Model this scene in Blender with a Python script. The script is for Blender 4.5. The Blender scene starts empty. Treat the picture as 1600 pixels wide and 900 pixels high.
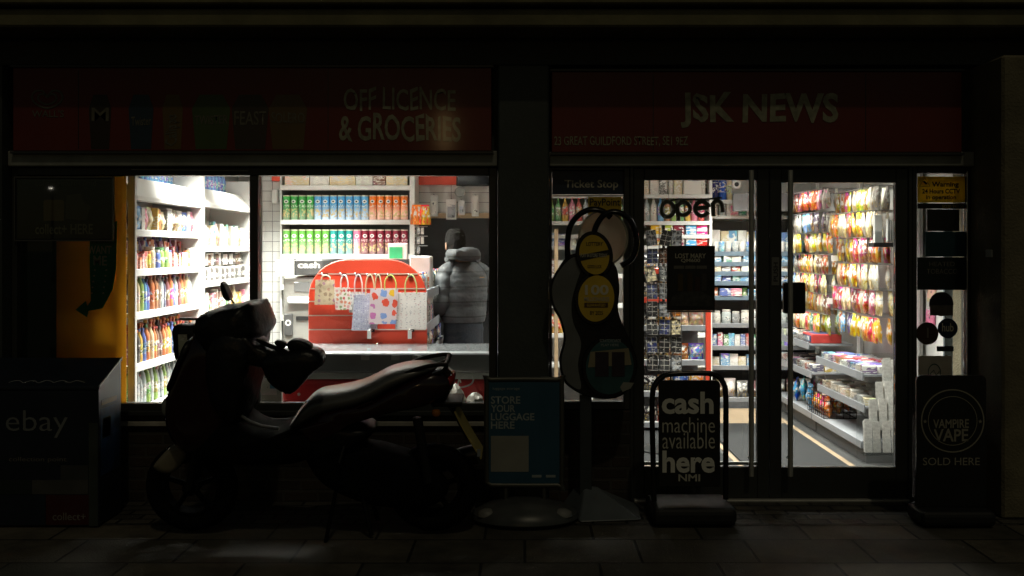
import bpy, bmesh, math, random
from mathutils import Vector, Matrix
R = math.radians
rnd = random.Random(7)
sc = bpy.context.scene
col = sc.collection

# ------------------------------------------------------------------ camera, night sky, street light, exposure
CAM_D, CAM_H, F_PX, VX, VY = 6.5, 1.65, 1555.0, 820.0, 390.0
cd = bpy.data.cameras.new('camera')
cam = bpy.data.objects.new('camera', cd); col.objects.link(cam)
cam.location = (0, -CAM_D, CAM_H); cam.rotation_euler = (R(90), 0, 0)
cd.sensor_width = 36; cd.lens = 36*F_PX/1600
cd.shift_x = -0.0125; cd.shift_y = -0.0375
cd.clip_start = 0.05; cd.clip_end = 2000
sc.camera = cam

w = bpy.data.worlds.new('World'); sc.world = w; w.use_nodes = True
nt = w.node_tree
bg = nt.nodes['Background']
sky = nt.nodes.new('ShaderNodeTexSky'); sky.sky_type = 'NISHITA'; sky.sun_disc = False
sky.sun_elevation = R(54); sky.sun_rotation = R(160)
glow = nt.nodes.new('ShaderNodeMix'); glow.data_type = 'RGBA'; glow.blend_type = 'MULTIPLY'; glow.inputs[0].default_value = 1; glow.inputs[7].default_value = (1.2, 1.08, .66, 1)   # town glow on the night sky
nt.links.new(sky.outputs[0], glow.inputs[6]); nt.links.new(glow.outputs[2], bg.inputs[0]); bg.inputs[1].default_value = 0.0043
sd = bpy.data.lights.new('street_light_glow', 'SUN'); sd.energy = 0.105; sd.angle = R(1.2); sd.color = (1, .87, .58)
sun = bpy.data.objects.new('street_light_glow', sd); col.objects.link(sun)
sun.rotation_euler = Vector((-0.22, 1.0, -1.5)).to_track_quat('-Z', 'Y').to_euler()

sc.view_settings.view_transform = 'Standard'; sc.view_settings.look = 'None'
sc.view_settings.exposure = 0; sc.view_settings.gamma = 1; sc.view_settings.use_curve_mapping = False
cy = sc.cycles
cy.use_denoising = True; cy.max_bounces = 7; cy.diffuse_bounces = 4; cy.glossy_bounces = 4
cy.transparent_max_bounces = 12; cy.transmission_bounces = 4
cy.caustics_reflective = False; cy.caustics_refractive = False; cy.sample_clamp_indirect = 4

# ------------------------------------------------------------------ helpers
def S(y): return (y + CAM_D)/F_PX                     # metres per photo pixel at depth y
def X(px, y): return (px - VX)*S(y)
def Z(py, y): return CAM_H + (VY - py)*S(y)
def hexc(h):
    h = h.lstrip('#'); out = []
    for i in (0, 2, 4):
        c = int(h[i:i+2], 16)/255
        out.append(c/12.92 if c <= .04045 else ((c+.055)/1.055)**2.4)
    return (*out, 1)
BASE = {}
def base_of(o):
    while o.parent is not None: o = o.parent
    return BASE.get(o.name, Vector((0, 0, 0)))
def tag(o, label=None, cat=None, group=None, kind=None):
    if label: o['label'] = label
    if cat: o['category'] = cat
    if group: o['group'] = group
    if kind: o['kind'] = kind
    return o
def thing(name, label, cat, loc=(0, 0, 0), group=None):
    o = bpy.data.objects.new(name, None); col.objects.link(o)
    o.location = loc; o.empty_display_size = .1; BASE[o.name] = Vector(loc)
    return tag(o, label, cat, group)
class MB:
    def __init__(s): s.v = []; s.f = []; s.m = []
    def add(s, vs, fs, m=0):
        n = len(s.v); s.v += [tuple(p) for p in vs]
        for f in fs: s.f.append([n+i for i in f]); s.m.append(m)
        return s
    def box(s, x0, x1, y0, y1, z0, z1, m=0):
        return s.add([(x0,y0,z0),(x1,y0,z0),(x1,y1,z0),(x0,y1,z0),(x0,y0,z1),(x1,y0,z1),(x1,y1,z1),(x0,y1,z1)],
            [(0,3,2,1),(4,5,6,7),(0,1,5,4),(1,2,6,5),(2,3,7,6),(3,0,4,7)], m)
    def prism(s, pts, y0, y1, m=0):                  # XZ outline through y
        n = len(pts)
        a = sum(pts[i][0]*pts[(i+1) % n][1]-pts[(i+1) % n][0]*pts[i][1] for i in range(n))
        if a < 0: pts = pts[::-1]
        return s.add([(x,y0,z) for x,z in pts]+[(x,y1,z) for x,z in pts],
            [list(range(n)), list(range(2*n-1, n-1, -1))]+[(i, n+i, n+(i+1) % n, (i+1) % n) for i in range(n)], m)
    def rings(s, rs, m=0, caps=True):                # list of equal-length vertex loops
        n = len(rs[0]); vs = [p for r in rs for p in r]; fs = []
        for k in range(len(rs)-1):
            for i in range(n): fs.append((k*n+i, k*n+(i+1) % n, (k+1)*n+(i+1) % n, (k+1)*n+i))
        if caps: fs += [list(range(n-1, -1, -1)), list(range((len(rs)-1)*n, len(rs)*n))]
        return s.add(vs, fs, m)
    def tube(s, pts, r, n=8, m=0, closed=False, flat=1.0):
        pts = [Vector(p) for p in pts]; k = len(pts); rs = []
        rad = r if isinstance(r, (list, tuple)) else [r]*k
        up = None
        for i in range(k):
            if closed: t = pts[(i+1) % k]-pts[i-1]
            else: t = pts[min(i+1, k-1)]-pts[max(i-1, 0)]
            t.normalize()
            if up is None:
                up = Vector((0, 1, 0)) if abs(t.y) < .9 else Vector((0, 0, 1))
            a = up - t*up.dot(t); a.normalize(); b = t.cross(a); up = a
            rs.append([pts[i]+a*(rad[i]*flat*math.cos(2*math.pi*j/n))+b*(rad[i]*math.sin(2*math.pi*j/n)) for j in range(n)])
        if closed: rs.append(rs[0])
        return s.rings(rs, m, caps=not closed)
    def lathe(s, prof, n=16, c=(0, 0, 0), m=0, sx=1, sy=1):
        rs = [[(c[0]+r*sx*math.cos(2*math.pi*j/n), c[1]+r*sy*math.sin(2*math.pi*j/n), c[2]+z) for j in range(n)] for r, z in prof]
        return s.rings(rs, m)
    def disc(s, cx, cz, rx, rz, y0, y1, n=32, rot=0, m=0):
        pts = []
        for i in range(n):
            a = 2*math.pi*i/n; x = rx*math.cos(a); z = rz*math.sin(a)
            pts.append((cx+x*math.cos(rot)-z*math.sin(rot), cz+x*math.sin(rot)+z*math.cos(rot)))
        return s.prism(pts, y0, y1, m)
    def annulus(s, cx, cz, r0, r1, y0, y1, n=40, m=0, ez=1.0):
        out = []
        for r, y in ((r0, y0), (r1, y0), (r1, y1), (r0, y1), (r0, y0)):
            out.append([(cx+r*math.cos(2*math.pi*i/n), y, cz+ez*r*math.sin(2*math.pi*i/n)) for i in range(n)])
        return s.rings(out, m, caps=False)
    def build(s, name, mats, parent=None, base=None, smooth=None, bevel=0, bseg=1, shift=None):
        if not isinstance(mats, (list, tuple)): mats = [mats]
        off = Vector(base) if base is not None else (base_of(parent) if parent is not None else Vector((0, 0, 0)))
        if shift is not None: off = off - Vector(shift)
        me = bpy.data.meshes.new(name)
        me.from_pydata([Vector(p)-off for p in s.v], [], s.f)
        for m in mats: me.materials.append(m)
        me.polygons.foreach_set('material_index', s.m)
        bm = bmesh.new(); bm.from_mesh(me)
        bmesh.ops.recalc_face_normals(bm, faces=bm.faces)
        if bevel:
            es = [e for e in bm.edges if len(e.link_faces) == 2 and e.calc_face_angle(0) > R(30)]
            bmesh.ops.bevel(bm, geom=es, offset=bevel, segments=bseg, profile=.5, affect='EDGES', clamp_overlap=True)
        bm.to_mesh(me); bm.free()
        if smooth:
            me.polygons.foreach_set('use_smooth', [True]*len(me.polygons))
            me.set_sharp_from_angle(angle=R(smooth))
        o = bpy.data.objects.new(name, me); col.objects.link(o)
        if parent is not None: o.parent = parent
        elif base is not None: o.location = base; BASE[o.name] = Vector(base)
        return o
KIDS = {}
def kids(o):
    return [c for c in col.objects if c.parent == o]
PROTO = {}
def register(o):
    PROTO[o.name] = (o, kids(o)); o['_free'] = True
    return o
def place(key, loc, rot=0, label=None, group=None, color=None, kid_colors=None, scale=None, tilt=None):
    o, ks = PROTO[key]
    if o.get('_free'):
        del o['_free']; c = o; cks = ks
    else:
        c = o.copy(); col.objects.link(c); cks = []
        for k in ks:
            d = k.copy(); col.objects.link(d); d.parent = c; cks.append(d)
    c.location = loc
    c.rotation_euler = (tilt[0] if tilt else 0, tilt[1] if tilt else 0, rot)
    if scale is not None: c.scale = scale if isinstance(scale, (tuple, list)) else (scale,)*3
    else: c.scale = (1, 1, 1)
    if color is not None: c.color = color
    if kid_colors:
        for k, cc in zip(cks, kid_colors): k.color = cc
    tag(c, label, None, group)
    return c
def smooth_loop(pts, sub=4):
    n = len(pts); out = []
    for i in range(n):
        p0, p1, p2, p3 = (Vector((*pts[(i+k-1) % n], 0)) for k in range(4))
        for j in range(sub):
            t = j/sub
            q = .5*((2*p1)+(-p0+p2)*t+(2*p0-5*p1+4*p2-p3)*t*t+(-p0+3*p1-3*p2+p3)*t**3)
            out.append((q.x, q.y))
    return out
def smooth_path(pts, sub=5):
    pts = [Vector(p) for p in pts]; out = []
    for i in range(len(pts)-1):
        p0, p1, p2, p3 = pts[max(i-1, 0)], pts[i], pts[i+1], pts[min(i+2, len(pts)-1)]
        for j in range(sub):
            t = j/sub
            out.append(.5*((2*p1)+(-p0+p2)*t+(2*p0-5*p1+4*p2-p3)*t*t+(-p0+3*p1-3*p2+p3)*t**3))
    return out+[pts[-1]]
def text_mesh(body):
    cu = bpy.data.curves.new('lettering', 'FONT'); cu.body = body; cu.resolution_u = 3
    o = bpy.data.objects.new('lettering_source', cu)
    me = bpy.data.meshes.new_from_object(o)
    bpy.data.objects.remove(o); bpy.data.curves.remove(cu)
    return me
def text(body, px0, py0, px1, py1, y, m, parent, bold=0, wobble=0, name='lettering', label=None, vertical=False, pt=None):
    """writing fitted into a box; photo pixels are turned into metres at depth y"""
    cu = bpy.data.curves.new('lettering', 'FONT'); cu.body = body; cu.resolution_u = 3; cu.offset = bold
    o = bpy.data.objects.new('lettering_source', cu)
    me = bpy.data.meshes.new_from_object(o)
    bpy.data.objects.remove(o); bpy.data.curves.remove(cu)
    vs = [v.co.copy() for v in me.vertices]
    if vertical: vs = [Vector((-v.y, v.x, 0)) for v in vs]
    x0 = min(v.x for v in vs); x1 = max(v.x for v in vs); y0 = min(v.y for v in vs); y1 = max(v.y for v in vs)
    ax0, ax1, az0, az1 = X(px0, y), X(px1, y), Z(py1, y), Z(py0, y)
    off = base_of(parent); H = az1-az0
    for v, c in zip(me.vertices, vs):
        u = (c.x-x0)/(x1-x0); t = (c.y-y0)/max(y1-y0, 1e-6)
        if wobble:
            k = int(u*len(body)*.999)
            rr = random.Random(k*31+len(body))
            a, b, g = rr.uniform(-1, 1), rr.uniform(-1, 1), rr.uniform(-1, 1)
            t2 = t*(1+wobble*.6*a)+wobble*.5*b; u2 = u+wobble*.02*g*(t-.5)*H/(ax1-ax0)*12
            u, t = u2, t2
        v.co = Vector((ax0+u*(ax1-ax0), y, az0+t*(az1-az0)))-off
    me.materials.append(m)
    o = bpy.data.objects.new(name, me); col.objects.link(o); o.parent = parent
    if label: o['label'] = label
    return o
ORD = ['first','second','third','fourth','fifth','sixth','seventh','eighth','ninth','tenth','eleventh','twelfth','thirteenth','fourteenth','fifteenth','sixteenth',
       'seventeenth','eighteenth','nineteenth','twentieth']+['twenty-'+k for k in ('first','second','third','fourth','fifth','sixth','seventh','eighth','ninth')]+['thirtieth']+['thirty-'+k for k in ('first','second','third','fourth','fifth')]

# ------------------------------------------------------------------ materials
MATS = {}
def N(nt, t, **kw):
    n = nt.nodes.new(t)
    for k, v in kw.items(): setattr(n, k, v)
    return n
def newmat(name):
    m = bpy.data.materials.new(name); m.use_nodes = True
    return m, m.node_tree, m.node_tree.nodes['Principled BSDF']
def mat(name, c, rough=.5, metal=0, noise=.15, ns=6, bump=0, bs=60, spec=.5, coat=0, emit=0):
    if name in MATS: return MATS[name]
    m, nt, b = newmat(name)
    c = hexc(c) if isinstance(c, str) else (*c, 1)
    L = nt.links.new
    b.inputs['Roughness'].default_value = rough; b.inputs['Metallic'].default_value = metal
    b.inputs['Specular IOR Level'].default_value = spec; b.inputs['Coat Weight'].default_value = coat; b.inputs['Coat Roughness'].default_value = .26 if coat >= 1 else .05
    b.inputs['Base Color'].default_value = c
    if noise or bump:
        tc = N(nt, 'ShaderNodeTexCoord')
    if noise:
        no = N(nt, 'ShaderNodeTexNoise'); no.inputs['Scale'].default_value = ns; no.inputs['Detail'].default_value = 6
        L(tc.outputs['Object'], no.inputs['Vector'])
        r = N(nt, 'ShaderNodeMapRange'); r.inputs['From Min'].default_value = .3; r.inputs['From Max'].default_value = .7
        r.inputs['To Min'].default_value = 1-noise; r.inputs['To Max'].default_value = 1+noise*.6
        L(no.outputs['Fac'], r.inputs['Value'])
        mx = N(nt, 'ShaderNodeVectorMath', operation='SCALE'); mx.inputs[0].default_value = c[:3]
        L(r.outputs[0], mx.inputs['Scale']); L(mx.outputs[0], b.inputs['Base Color'])
        r2 = N(nt, 'ShaderNodeMapRange'); r2.inputs['To Min'].default_value = max(rough-.12, .03); r2.inputs['To Max'].default_value = min(rough+.12, 1)
        L(no.outputs['Fac'], r2.inputs['Value']); L(r2.outputs[0], b.inputs['Roughness'])
    if bump:
        nb = N(nt, 'ShaderNodeTexNoise'); nb.inputs['Scale'].default_value = bs; nb.inputs['Detail'].default_value = 4
        L(tc.outputs['Object'], nb.inputs['Vector'])
        bp = N(nt, 'ShaderNodeBump'); bp.inputs['Strength'].default_value = bump; bp.inputs['Distance'].default_value = .01
        L(nb.outputs['Fac'], bp.inputs['Height']); L(bp.outputs[0], b.inputs['Normal'])
    if emit:
        b.inputs['Emission Color'].default_value = c; b.inputs['Emission Strength'].default_value = emit
    MATS[name] = m
    return m
def glass_mat(name, tint=(.93, .96, .94), gloss=1.0):
    m = bpy.data.materials.new(name); m.use_nodes = True; nt = m.node_tree
    nt.nodes.remove(nt.nodes['Principled BSDF']); out = nt.nodes['Material Output']
    tr = N(nt, 'ShaderNodeBsdfTransparent'); tr.inputs[0].default_value = (*tint, 1)
    gl = N(nt, 'ShaderNodeBsdfGlossy'); gl.inputs['Roughness'].default_value = .02
    fr = N(nt, 'ShaderNodeFresnel'); fr.inputs[0].default_value = 1.5
    mx = N(nt, 'ShaderNodeMixShader'); L = nt.links.new
    mu = N(nt, 'ShaderNodeMath', operation='MULTIPLY'); mu.inputs[1].default_value = gloss
    L(fr.outputs[0], mu.inputs[0]); L(mu.outputs[0], mx.inputs[0]); L(tr.outputs[0], mx.inputs[1]); L(gl.outputs[0], mx.inputs[2]); L(mx.outputs[0], out.inputs[0])
    return m
def print_mat(name, style):
    """packaging: base colour from each object's own colour, print varied per object"""
    m, nt, b = newmat(name); L = nt.links.new
    oi = N(nt, 'ShaderNodeObjectInfo'); tc = N(nt, 'ShaderNodeTexCoord')
    sep = N(nt, 'ShaderNodeSeparateXYZ'); L(tc.outputs['Generated'], sep.inputs[0])
    rs = N(nt, 'ShaderNodeMath', operation='MULTIPLY'); rs.inputs[1].default_value = 61; L(oi.outputs['Random'], rs.inputs[0])
    def noise(sx, sz, detail=2, scale=1, extra=0):
        mp = N(nt, 'ShaderNodeMapping'); mp.inputs['Scale'].default_value = (sx, sx, sz); L(tc.outputs['Object'], mp.inputs[0])
        n = N(nt, 'ShaderNodeTexNoise', noise_dimensions='4D'); n.inputs['Scale'].default_value = scale; n.inputs['Detail'].default_value = detail
        ad = N(nt, 'ShaderNodeMath', operation='ADD'); ad.inputs[1].default_value = extra; L(rs.outputs[0], ad.inputs[0])
        L(mp.outputs[0], n.inputs['Vector']); L(ad.outputs[0], n.inputs['W']); return n.outputs['Fac']
    def step(v, a, bb):
        r = N(nt, 'ShaderNodeMapRange'); r.inputs['From Min'].default_value = a; r.inputs['From Max'].default_value = bb; L(v, r.inputs['Value']); return r.outputs[0]
    def mix(f, a, c):
        x = N(nt, 'ShaderNodeMix', data_type='RGBA'); L(f, x.inputs['Factor'])
        for v, i in ((a, 6), (c, 7)):
            if isinstance(v, tuple): x.inputs[i].default_value = v
            else: L(v, x.inputs[i])
        return x.outputs[2]
    def mul(a, c):
        x = N(nt, 'ShaderNodeMath', operation='MULTIPLY'); L(a, x.inputs[0]); L(c, x.inputs[1]); return x.outputs[0]
    z = sep.outputs['Z']
    base = oi.outputs['Color']
    hs = N(nt, 'ShaderNodeHueSaturation'); L(base, hs.inputs['Color']); hs.inputs['Value'].default_value = 1.25
    hr = N(nt, 'ShaderNodeMapRange'); hr.inputs['To Min'].default_value = .38; hr.inputs['To Max'].default_value = .62; L(oi.outputs['Random'], hr.inputs['Value']); L(hr.outputs[0], hs.inputs['Hue'])
    white = (.82, .8, .76, 1); dark = (.03, .03, .04, 1)
    rough = .4
    if style == 'bag':
        c = mix(step(noise(22, 16, 1), .5, .56), base, hs.outputs[0])
        c = mix(mul(step(noise(34, 30, 1, extra=9), .5, .56), step(z, .35, .4)), c, white)
        c = mix(mul(step(noise(60, 60, 1, extra=5), .58, .62), step(z, .6, .3)), c, (.75, .5, .1, 1))
        dk = N(nt, 'ShaderNodeHueSaturation'); L(c, dk.inputs['Color']); dk.inputs['Value'].default_value = .42; dk.inputs['Saturation'].default_value = 1.15
        c = mix(mul(step(noise(18, 9, 2, extra=31), .40, .48), step(z, .5, .34)), c, dk.outputs[0])
        c = mix(step(z, .9, .93), c, hs.outputs[0]); rough = .28
    elif style == 'tube':
        oval = N(nt, 'ShaderNodeVectorMath', operation='DISTANCE'); 
        mp = N(nt, 'ShaderNodeMapping'); mp.inputs['Scale'].default_value = (1.0, 0, 1.25); mp.inputs['Location'].default_value = (0, 0, 0); L(tc.outputs['Object'], mp.inputs[0])
        L(mp.outputs[0], oval.inputs[0]); oval.inputs[1].default_value = (.0, 0, .178*1.25)
        lighter = N(nt, 'ShaderNodeHueSaturation'); L(base, lighter.inputs['Color']); lighter.inputs['Saturation'].default_value = .45; lighter.inputs['Value'].default_value = 1.6
        c = mix(step(z, .62, .2), base, lighter.outputs[0])
        c = mix(mul(step(noise(45, 45, 2), .5, .56), mul(step(z, .5, .42), step(z, .08, .14))), c, (.8, .62, .3, 1))
        c = mix(step(oval.outputs['Value'], .0225, .020), c, white)
        c = mix(step(oval.outputs['Value'], .011, .009), c, dark)
        c = mix(mul(step(noise(110, 90, 1, extra=3), .52, .56), mul(step(z, .66, .62), step(z, .52, .55))), c, white)
    elif style == 'carton':
        c = mix(step(noise(9, 7, 1), .52, .55), base, hs.outputs[0])
        c = mix(mul(step(noise(30, 150, 2, extra=4), .53, .57), step(z, .75, .7)), c, white)
        c = mix(mul(step(noise(16, 24, 1, extra=8), .57, .6), step(z, .3, .34)), c, white); rough = .45
    elif style == 'bottle':
        lab = mul(step(z, .24, .27), step(z, .62, .58))
        l2 = mix(step(noise(30, 45, 1, extra=2), .5, .55), hs.outputs[0], white)
        c = mix(lab, base, l2); rough = .16
        c = mix(mul(lab, step(noise(60, 120, 2, extra=7), .57, .62)), c, dark)
    elif style == 'cover':
        c = mix(step(noise(12, 14, 2), .47, .55), base, hs.outputs[0])
        c = mix(mul(step(noise(40, 120, 2, extra=4), .55, .6), step(z, .72, .76)), c, white)
        c = mix(step(noise(26, 22, 3, extra=12), .6, .66), c, dark); rough = .35
    elif style == 'card':
        def edge(v, n_):
            a_ = N(nt, 'ShaderNodeMath', operation='MULTIPLY'); L(v, a_.inputs[0]); a_.inputs[1].default_value = n_
            f_ = N(nt, 'ShaderNodeMath', operation='FRACT'); L(a_.outputs[0], f_.inputs[0])
            s_ = N(nt, 'ShaderNodeMath', operation='SUBTRACT'); L(f_.outputs[0], s_.inputs[0]); s_.inputs[1].default_value = .5
            ab = N(nt, 'ShaderNodeMath', operation='ABSOLUTE'); L(s_.outputs[0], ab.inputs[0]); return ab.outputs[0]
        pic = mix(step(noise(40, 40, 4), .42, .6), (.012, .011, .01, 1), base)
        pic = mix(step(noise(55, 55, 3, extra=6), .6, .68), pic, (.5, .46, .4, 1))
        c = mix(step(edge(sep.outputs['X'], 2), .43, .47), pic, (.3, .28, .25, 1))
        c = mix(step(edge(z, 3), .43, .47), c, (.34, .32, .29, 1)); rough = .3
    elif style == 'plain':
        c = base; rough = .4
    if isinstance(c, tuple): b.inputs['Base Color'].default_value = c
    else: L(c, b.inputs['Base Color'])
    b.inputs['Roughness'].default_value = rough
    if style == 'bag':
        bp = N(nt, 'ShaderNodeBump'); bp.inputs['Strength'].default_value = .5; bp.inputs['Distance'].default_value = .004
        L(noise(50, 25, 3, extra=20), bp.inputs['Height']); L(bp.outputs[0], b.inputs['Normal'])
    return m
PM = {k: print_mat('print_'+k, k) for k in ('bag', 'tube', 'carton', 'bottle', 'cover', 'card', 'plain')}
def brick_mat(name, c1, c2, mortar, bw, bh, ms, rough=.8, bump=.6, rotate=None, bias=0, offset=.5, noise=.35):
    m, nt, b = newmat(name); L = nt.links.new
    tc = N(nt, 'ShaderNodeTexCoord'); mp = N(nt, 'ShaderNodeMapping'); L(tc.outputs['Object'], mp.inputs[0])
    if rotate: mp.inputs['Rotation'].default_value = rotate
    br = N(nt, 'ShaderNodeTexBrick'); br.offset = offset
    for k, v in (('Color1', c1), ('Color2', c2), ('Mortar', mortar)): br.inputs[k].default_value = (*v, 1)
    br.inputs['Scale'].default_value = 1; br.inputs['Brick Width'].default_value = bw; br.inputs['Row Height'].default_value = bh
    br.inputs['Mortar Size'].default_value = ms; br.inputs['Mortar Smooth'].default_value = .3; br.inputs['Bias'].default_value = bias
    L(mp.outputs[0], br.inputs['Vector'])
    no = N(nt, 'ShaderNodeTexNoise'); no.inputs['Scale'].default_value = 3.1; no.inputs['Detail'].default_value = 9; no.inputs['Roughness'].default_value = .7; L(tc.outputs['Object'], no.inputs['Vector'])
    r = N(nt, 'ShaderNodeMapRange'); r.inputs['From Min'].default_value = .3; r.inputs['From Max'].default_value = .7; r.inputs['To Min'].default_value = 1-noise; r.inputs['To Max'].default_value = 1+noise; L(no.outputs['Fac'], r.inputs['Value'])
    sc_ = N(nt, 'ShaderNodeVectorMath', operation='SCALE'); L(br.outputs['Color'], sc_.inputs[0]); L(r.outputs[0], sc_.inputs['Scale']); L(sc_.outputs[0], b.inputs['Base Color'])
    n2 = N(nt, 'ShaderNodeTexNoise'); n2.inputs['Scale'].default_value = 90; n2.inputs['Detail'].default_value = 5; L(tc.outputs['Object'], n2.inputs['Vector'])
    ma = N(nt, 'ShaderNodeMath', operation='MULTIPLY_ADD'); L(br.outputs['Fac'], ma.inputs[0]); ma.inputs[1].default_value = -1.2; L(n2.outputs['Fac'], ma.inputs[2])
    bp = N(nt, 'ShaderNodeBump'); bp.inputs['Strength'].default_value = bump; bp.inputs['Distance'].default_value = .006; L(ma.outputs[0], bp.inputs['Height']); L(bp.outputs[0], b.inputs['Normal'])
    r2 = N(nt, 'ShaderNodeMapRange'); r2.inputs['To Min'].default_value = rough-.2; r2.inputs['To Max'].default_value = rough+.1; L(no.outputs['Fac'], r2.inputs['Value']); L(r2.outputs[0], b.inputs['Roughness'])
    return m
def translucent(m, amount, col_=None):
    """thin printed vinyl or paper: part of the light behind it comes through"""
    nt = m.node_tree; L = nt.links.new; b = nt.nodes['Principled BSDF']; out = nt.nodes['Material Output']
    t = N(nt, 'ShaderNodeBsdfTranslucent'); mx = N(nt, 'ShaderNodeMixShader'); mx.inputs[0].default_value = amount
    src = b.inputs['Base Color']
    if col_ is not None: t.inputs[0].default_value = (*col_, 1)
    elif src.is_linked: L(src.links[0].from_socket, t.inputs[0])
    else: t.inputs[0].default_value = src.default_value
    L(b.outputs[0], mx.inputs[1]); L(t.outputs[0], mx.inputs[2]); L(mx.outputs[0], out.inputs[0])
    return m
GLASS = glass_mat('window_glass'); ACRYL = glass_mat('clear_acrylic', (.97, .98, .98), .55)
white = mat('white_enamel', (.78, .77, .74), .4, noise=.06)
white2 = mat('white_laminate', (.72, .72, .7), .5, noise=.08)
black = mat('black_plastic', (.012, .012, .013), .4)
blackmetal = mat('black_powder_coat', (.014, .015, .015), .35, noise=.2)
alu = mat('dark_anodised_frame', (.042, .045, .042), .42, 0, noise=.2, ns=3)
steel = mat('brushed_steel', (.62, .62, .59), .45, .55, noise=.12, ns=20)
chrome = mat('polished_metal', (.7, .7, .7), .12, 1, noise=.05)
greym = mat('grey_shelf_metal', (.3, .31, .33), .4, .2, noise=.08)
wood = mat('cardboard', (.42, .3, .18), .8)
paperw = mat('white_paper', (.76, .75, .72), .7, noise=.05)
red = mat('red_board', (.68, .065, .03), .45, noise=.06)
# ------------------------------------------------------------------ setting: ground, floor, ceiling
slab = brick_mat('paving_slabs', (.115, .10, .075), (.06, .056, .045), (.012, .011, .009), .62, .42, .009, offset=.37, rough=.72, noise=.55)
setts = brick_mat('paving_blocks', (.11, .10, .082), (.055, .052, .045), (.009, .009, .008), .205, .105, .011, offset=.5, rough=.65, noise=.5)
MB().add([(-400, -900, 0), (400, -900, 0), (400, 60, 0), (-400, 60, 0)], [(0, 1, 2, 3)]).build('pavement', slab)
tag(bpy.data.objects['pavement'], kind='structure')
g = MB().add([(-4, -.545, .004), (4, -.545, .004), (4, .2, .004), (-4, .2, .004)], [(0, 1, 2, 3)]).build('paving_strip', setts); tag(g, kind='structure')
floorm = mat('vinyl_floor', (.045, .045, .044), .5, noise=.2, ns=5)
g = MB().box(-3.1, 3.1, .02, 4.3, .008, .03).build('shop_floor', floorm); tag(g, kind='structure')
g = MB().box(-3.1, 3.1, .12, 4.3, 2.62, 2.72).build('shop_ceiling', white); tag(g, kind='structure')
beigef = mat('beige_floor_vinyl', (.3, .22, .14), .5, noise=.2, ns=5)
for a_ in ((2.425, 2.47, .14, 3.6), (1.595, 1.635, .14, 2.7), (1.5, 2.42, 2.76, 3.62), (.6, 1.2, .6, .95)):
    g = MB().box(a_[0], a_[1], a_[2], a_[3], .0305, .0345).build('floor_strip', beigef); tag(g, kind='structure')
matm = mat('door_mat_pile', (.013, .014, .015), .95, noise=.35, ns=60, bump=.8, bs=220)
t = MB().box(1.645, 2.415, .14, 2.72, .031, .043).build('entrance_mat', matm, base=(2.04, 1.4, .031), bevel=.004)
tag(t, 'dark ribbed entrance mat on the shop floor behind the double doors', 'mat')
t = MB().box(-.5, 1.56, 1.0, 2.5, .031, .041).build('entrance_mat', matm, base=(.5, 1.4, .031), bevel=.004)
tag(t, 'dark carpet runner on the shop floor beside the snack stand', 'mat')

# ------------------------------------------------------------------ building
stone = mat('painted_stone', (.2, .185, .1), .85, noise=.3, ns=4, bump=.3, bs=30)
render_ = mat('rough_render', (.2, .175, .11), .9, noise=.3, ns=5, bump=.7, bs=70)
dwall = mat('dark_painted_wall', (.05, .055, .05), .7, noise=.25, ns=3, bump=.25, bs=40)
dpil = mat('dark_painted_pillar', (.055, .066, .06), .55, noise=.25, ns=3, bump=.2, bs=40)
bricks = brick_mat('dark_bricks', (.05, .035, .026), (.03, .024, .02), (.055, .05, .042), .225, .075, .01, rough=.8, rotate=(R(90), 0, 0))
iw = mat('white_shop_wall', (.74, .73, .7), .7, noise=.06)
b_ = thing('shop_building', 'dark street front of a corner shop with cornice, pillar and brick base', 'building', (0, 0, 0))
MB().box(-6, 6, 0, .3, 2.84, 5.2).build('upper_wall', dwall, b_)
m = MB(); m.box(-6, 6, -.385, -.001, 3.02, 3.13); m.build('cornice', stone, b_, bevel=.012)
m = MB(); m.box(-6, 6, -.43, -.001, 3.152, 3.2); m.build('cornice_cap', stone, b_, bevel=.008)
MB().box(-6, 6, -.06, -.001, 2.845, 3.018).build('frieze_board', dwall, b_, bevel=.004)
MB().box(X(778, -.1), X(858, -.1), -.1, .25, 0, 2.84).build('pillar', dpil, b_, bevel=.01)
# outer piers
MB().box(-6, X(17, 0), -.12, .3, 0, 2.84).build('pier', dpil, b_, bevel=.01)
xr = X(1518, 0)
MB().box(xr, 6, -.42, .3, 0, 2.84).build('rendered_pier', render_, b_, bevel=.015)
# brick bases under the glass
MB().box(X(17, 0)+.001, X(778, -.1)-.001, .0, .18, 0, .575).build('brick_base', bricks, b_)
MB().box(X(858, -.1)+.001, X(985, 0), .0, .16, 0, .6).build('brick_base', bricks, b_)
MB().box(X(1425, 0)+.02, xr-.001, .0, .16, 0, .6).build('brick_base', bricks, b_)
MB().box(X(17, 0)+.002, X(778, -.1)-.002, -.03, .2,   .5, .53).build('ledge', mat('pale_ledge', (.5, .48, .42), .7, noise=.3, ns=6), b_, bevel=.004)
# lintels over the two shopfronts (behind the fascia signs)
MB().box(X(17, 0)+.001, X(778, -.1)-.001, .04, .25, 2.17, 2.84).build('lintel', dwall, b_)
MB().box(X(858, -.1)+.001, xr-.001, .04, .25, 2.17, 2.84).build('lintel', dwall, b_)
MB().box(-3.2, -3.05, .1, 4.4, 0, 2.62).build('interior_wall', iw, b_)
MB().box(3.05, 3.2, .301, 4.4, 0, 2.62).build('interior_wall', iw, b_)
MB().box(-3.05, 3.05, 4.1, 4.3, 0, 2.62).build('interior_wall', iw, b_)
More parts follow.
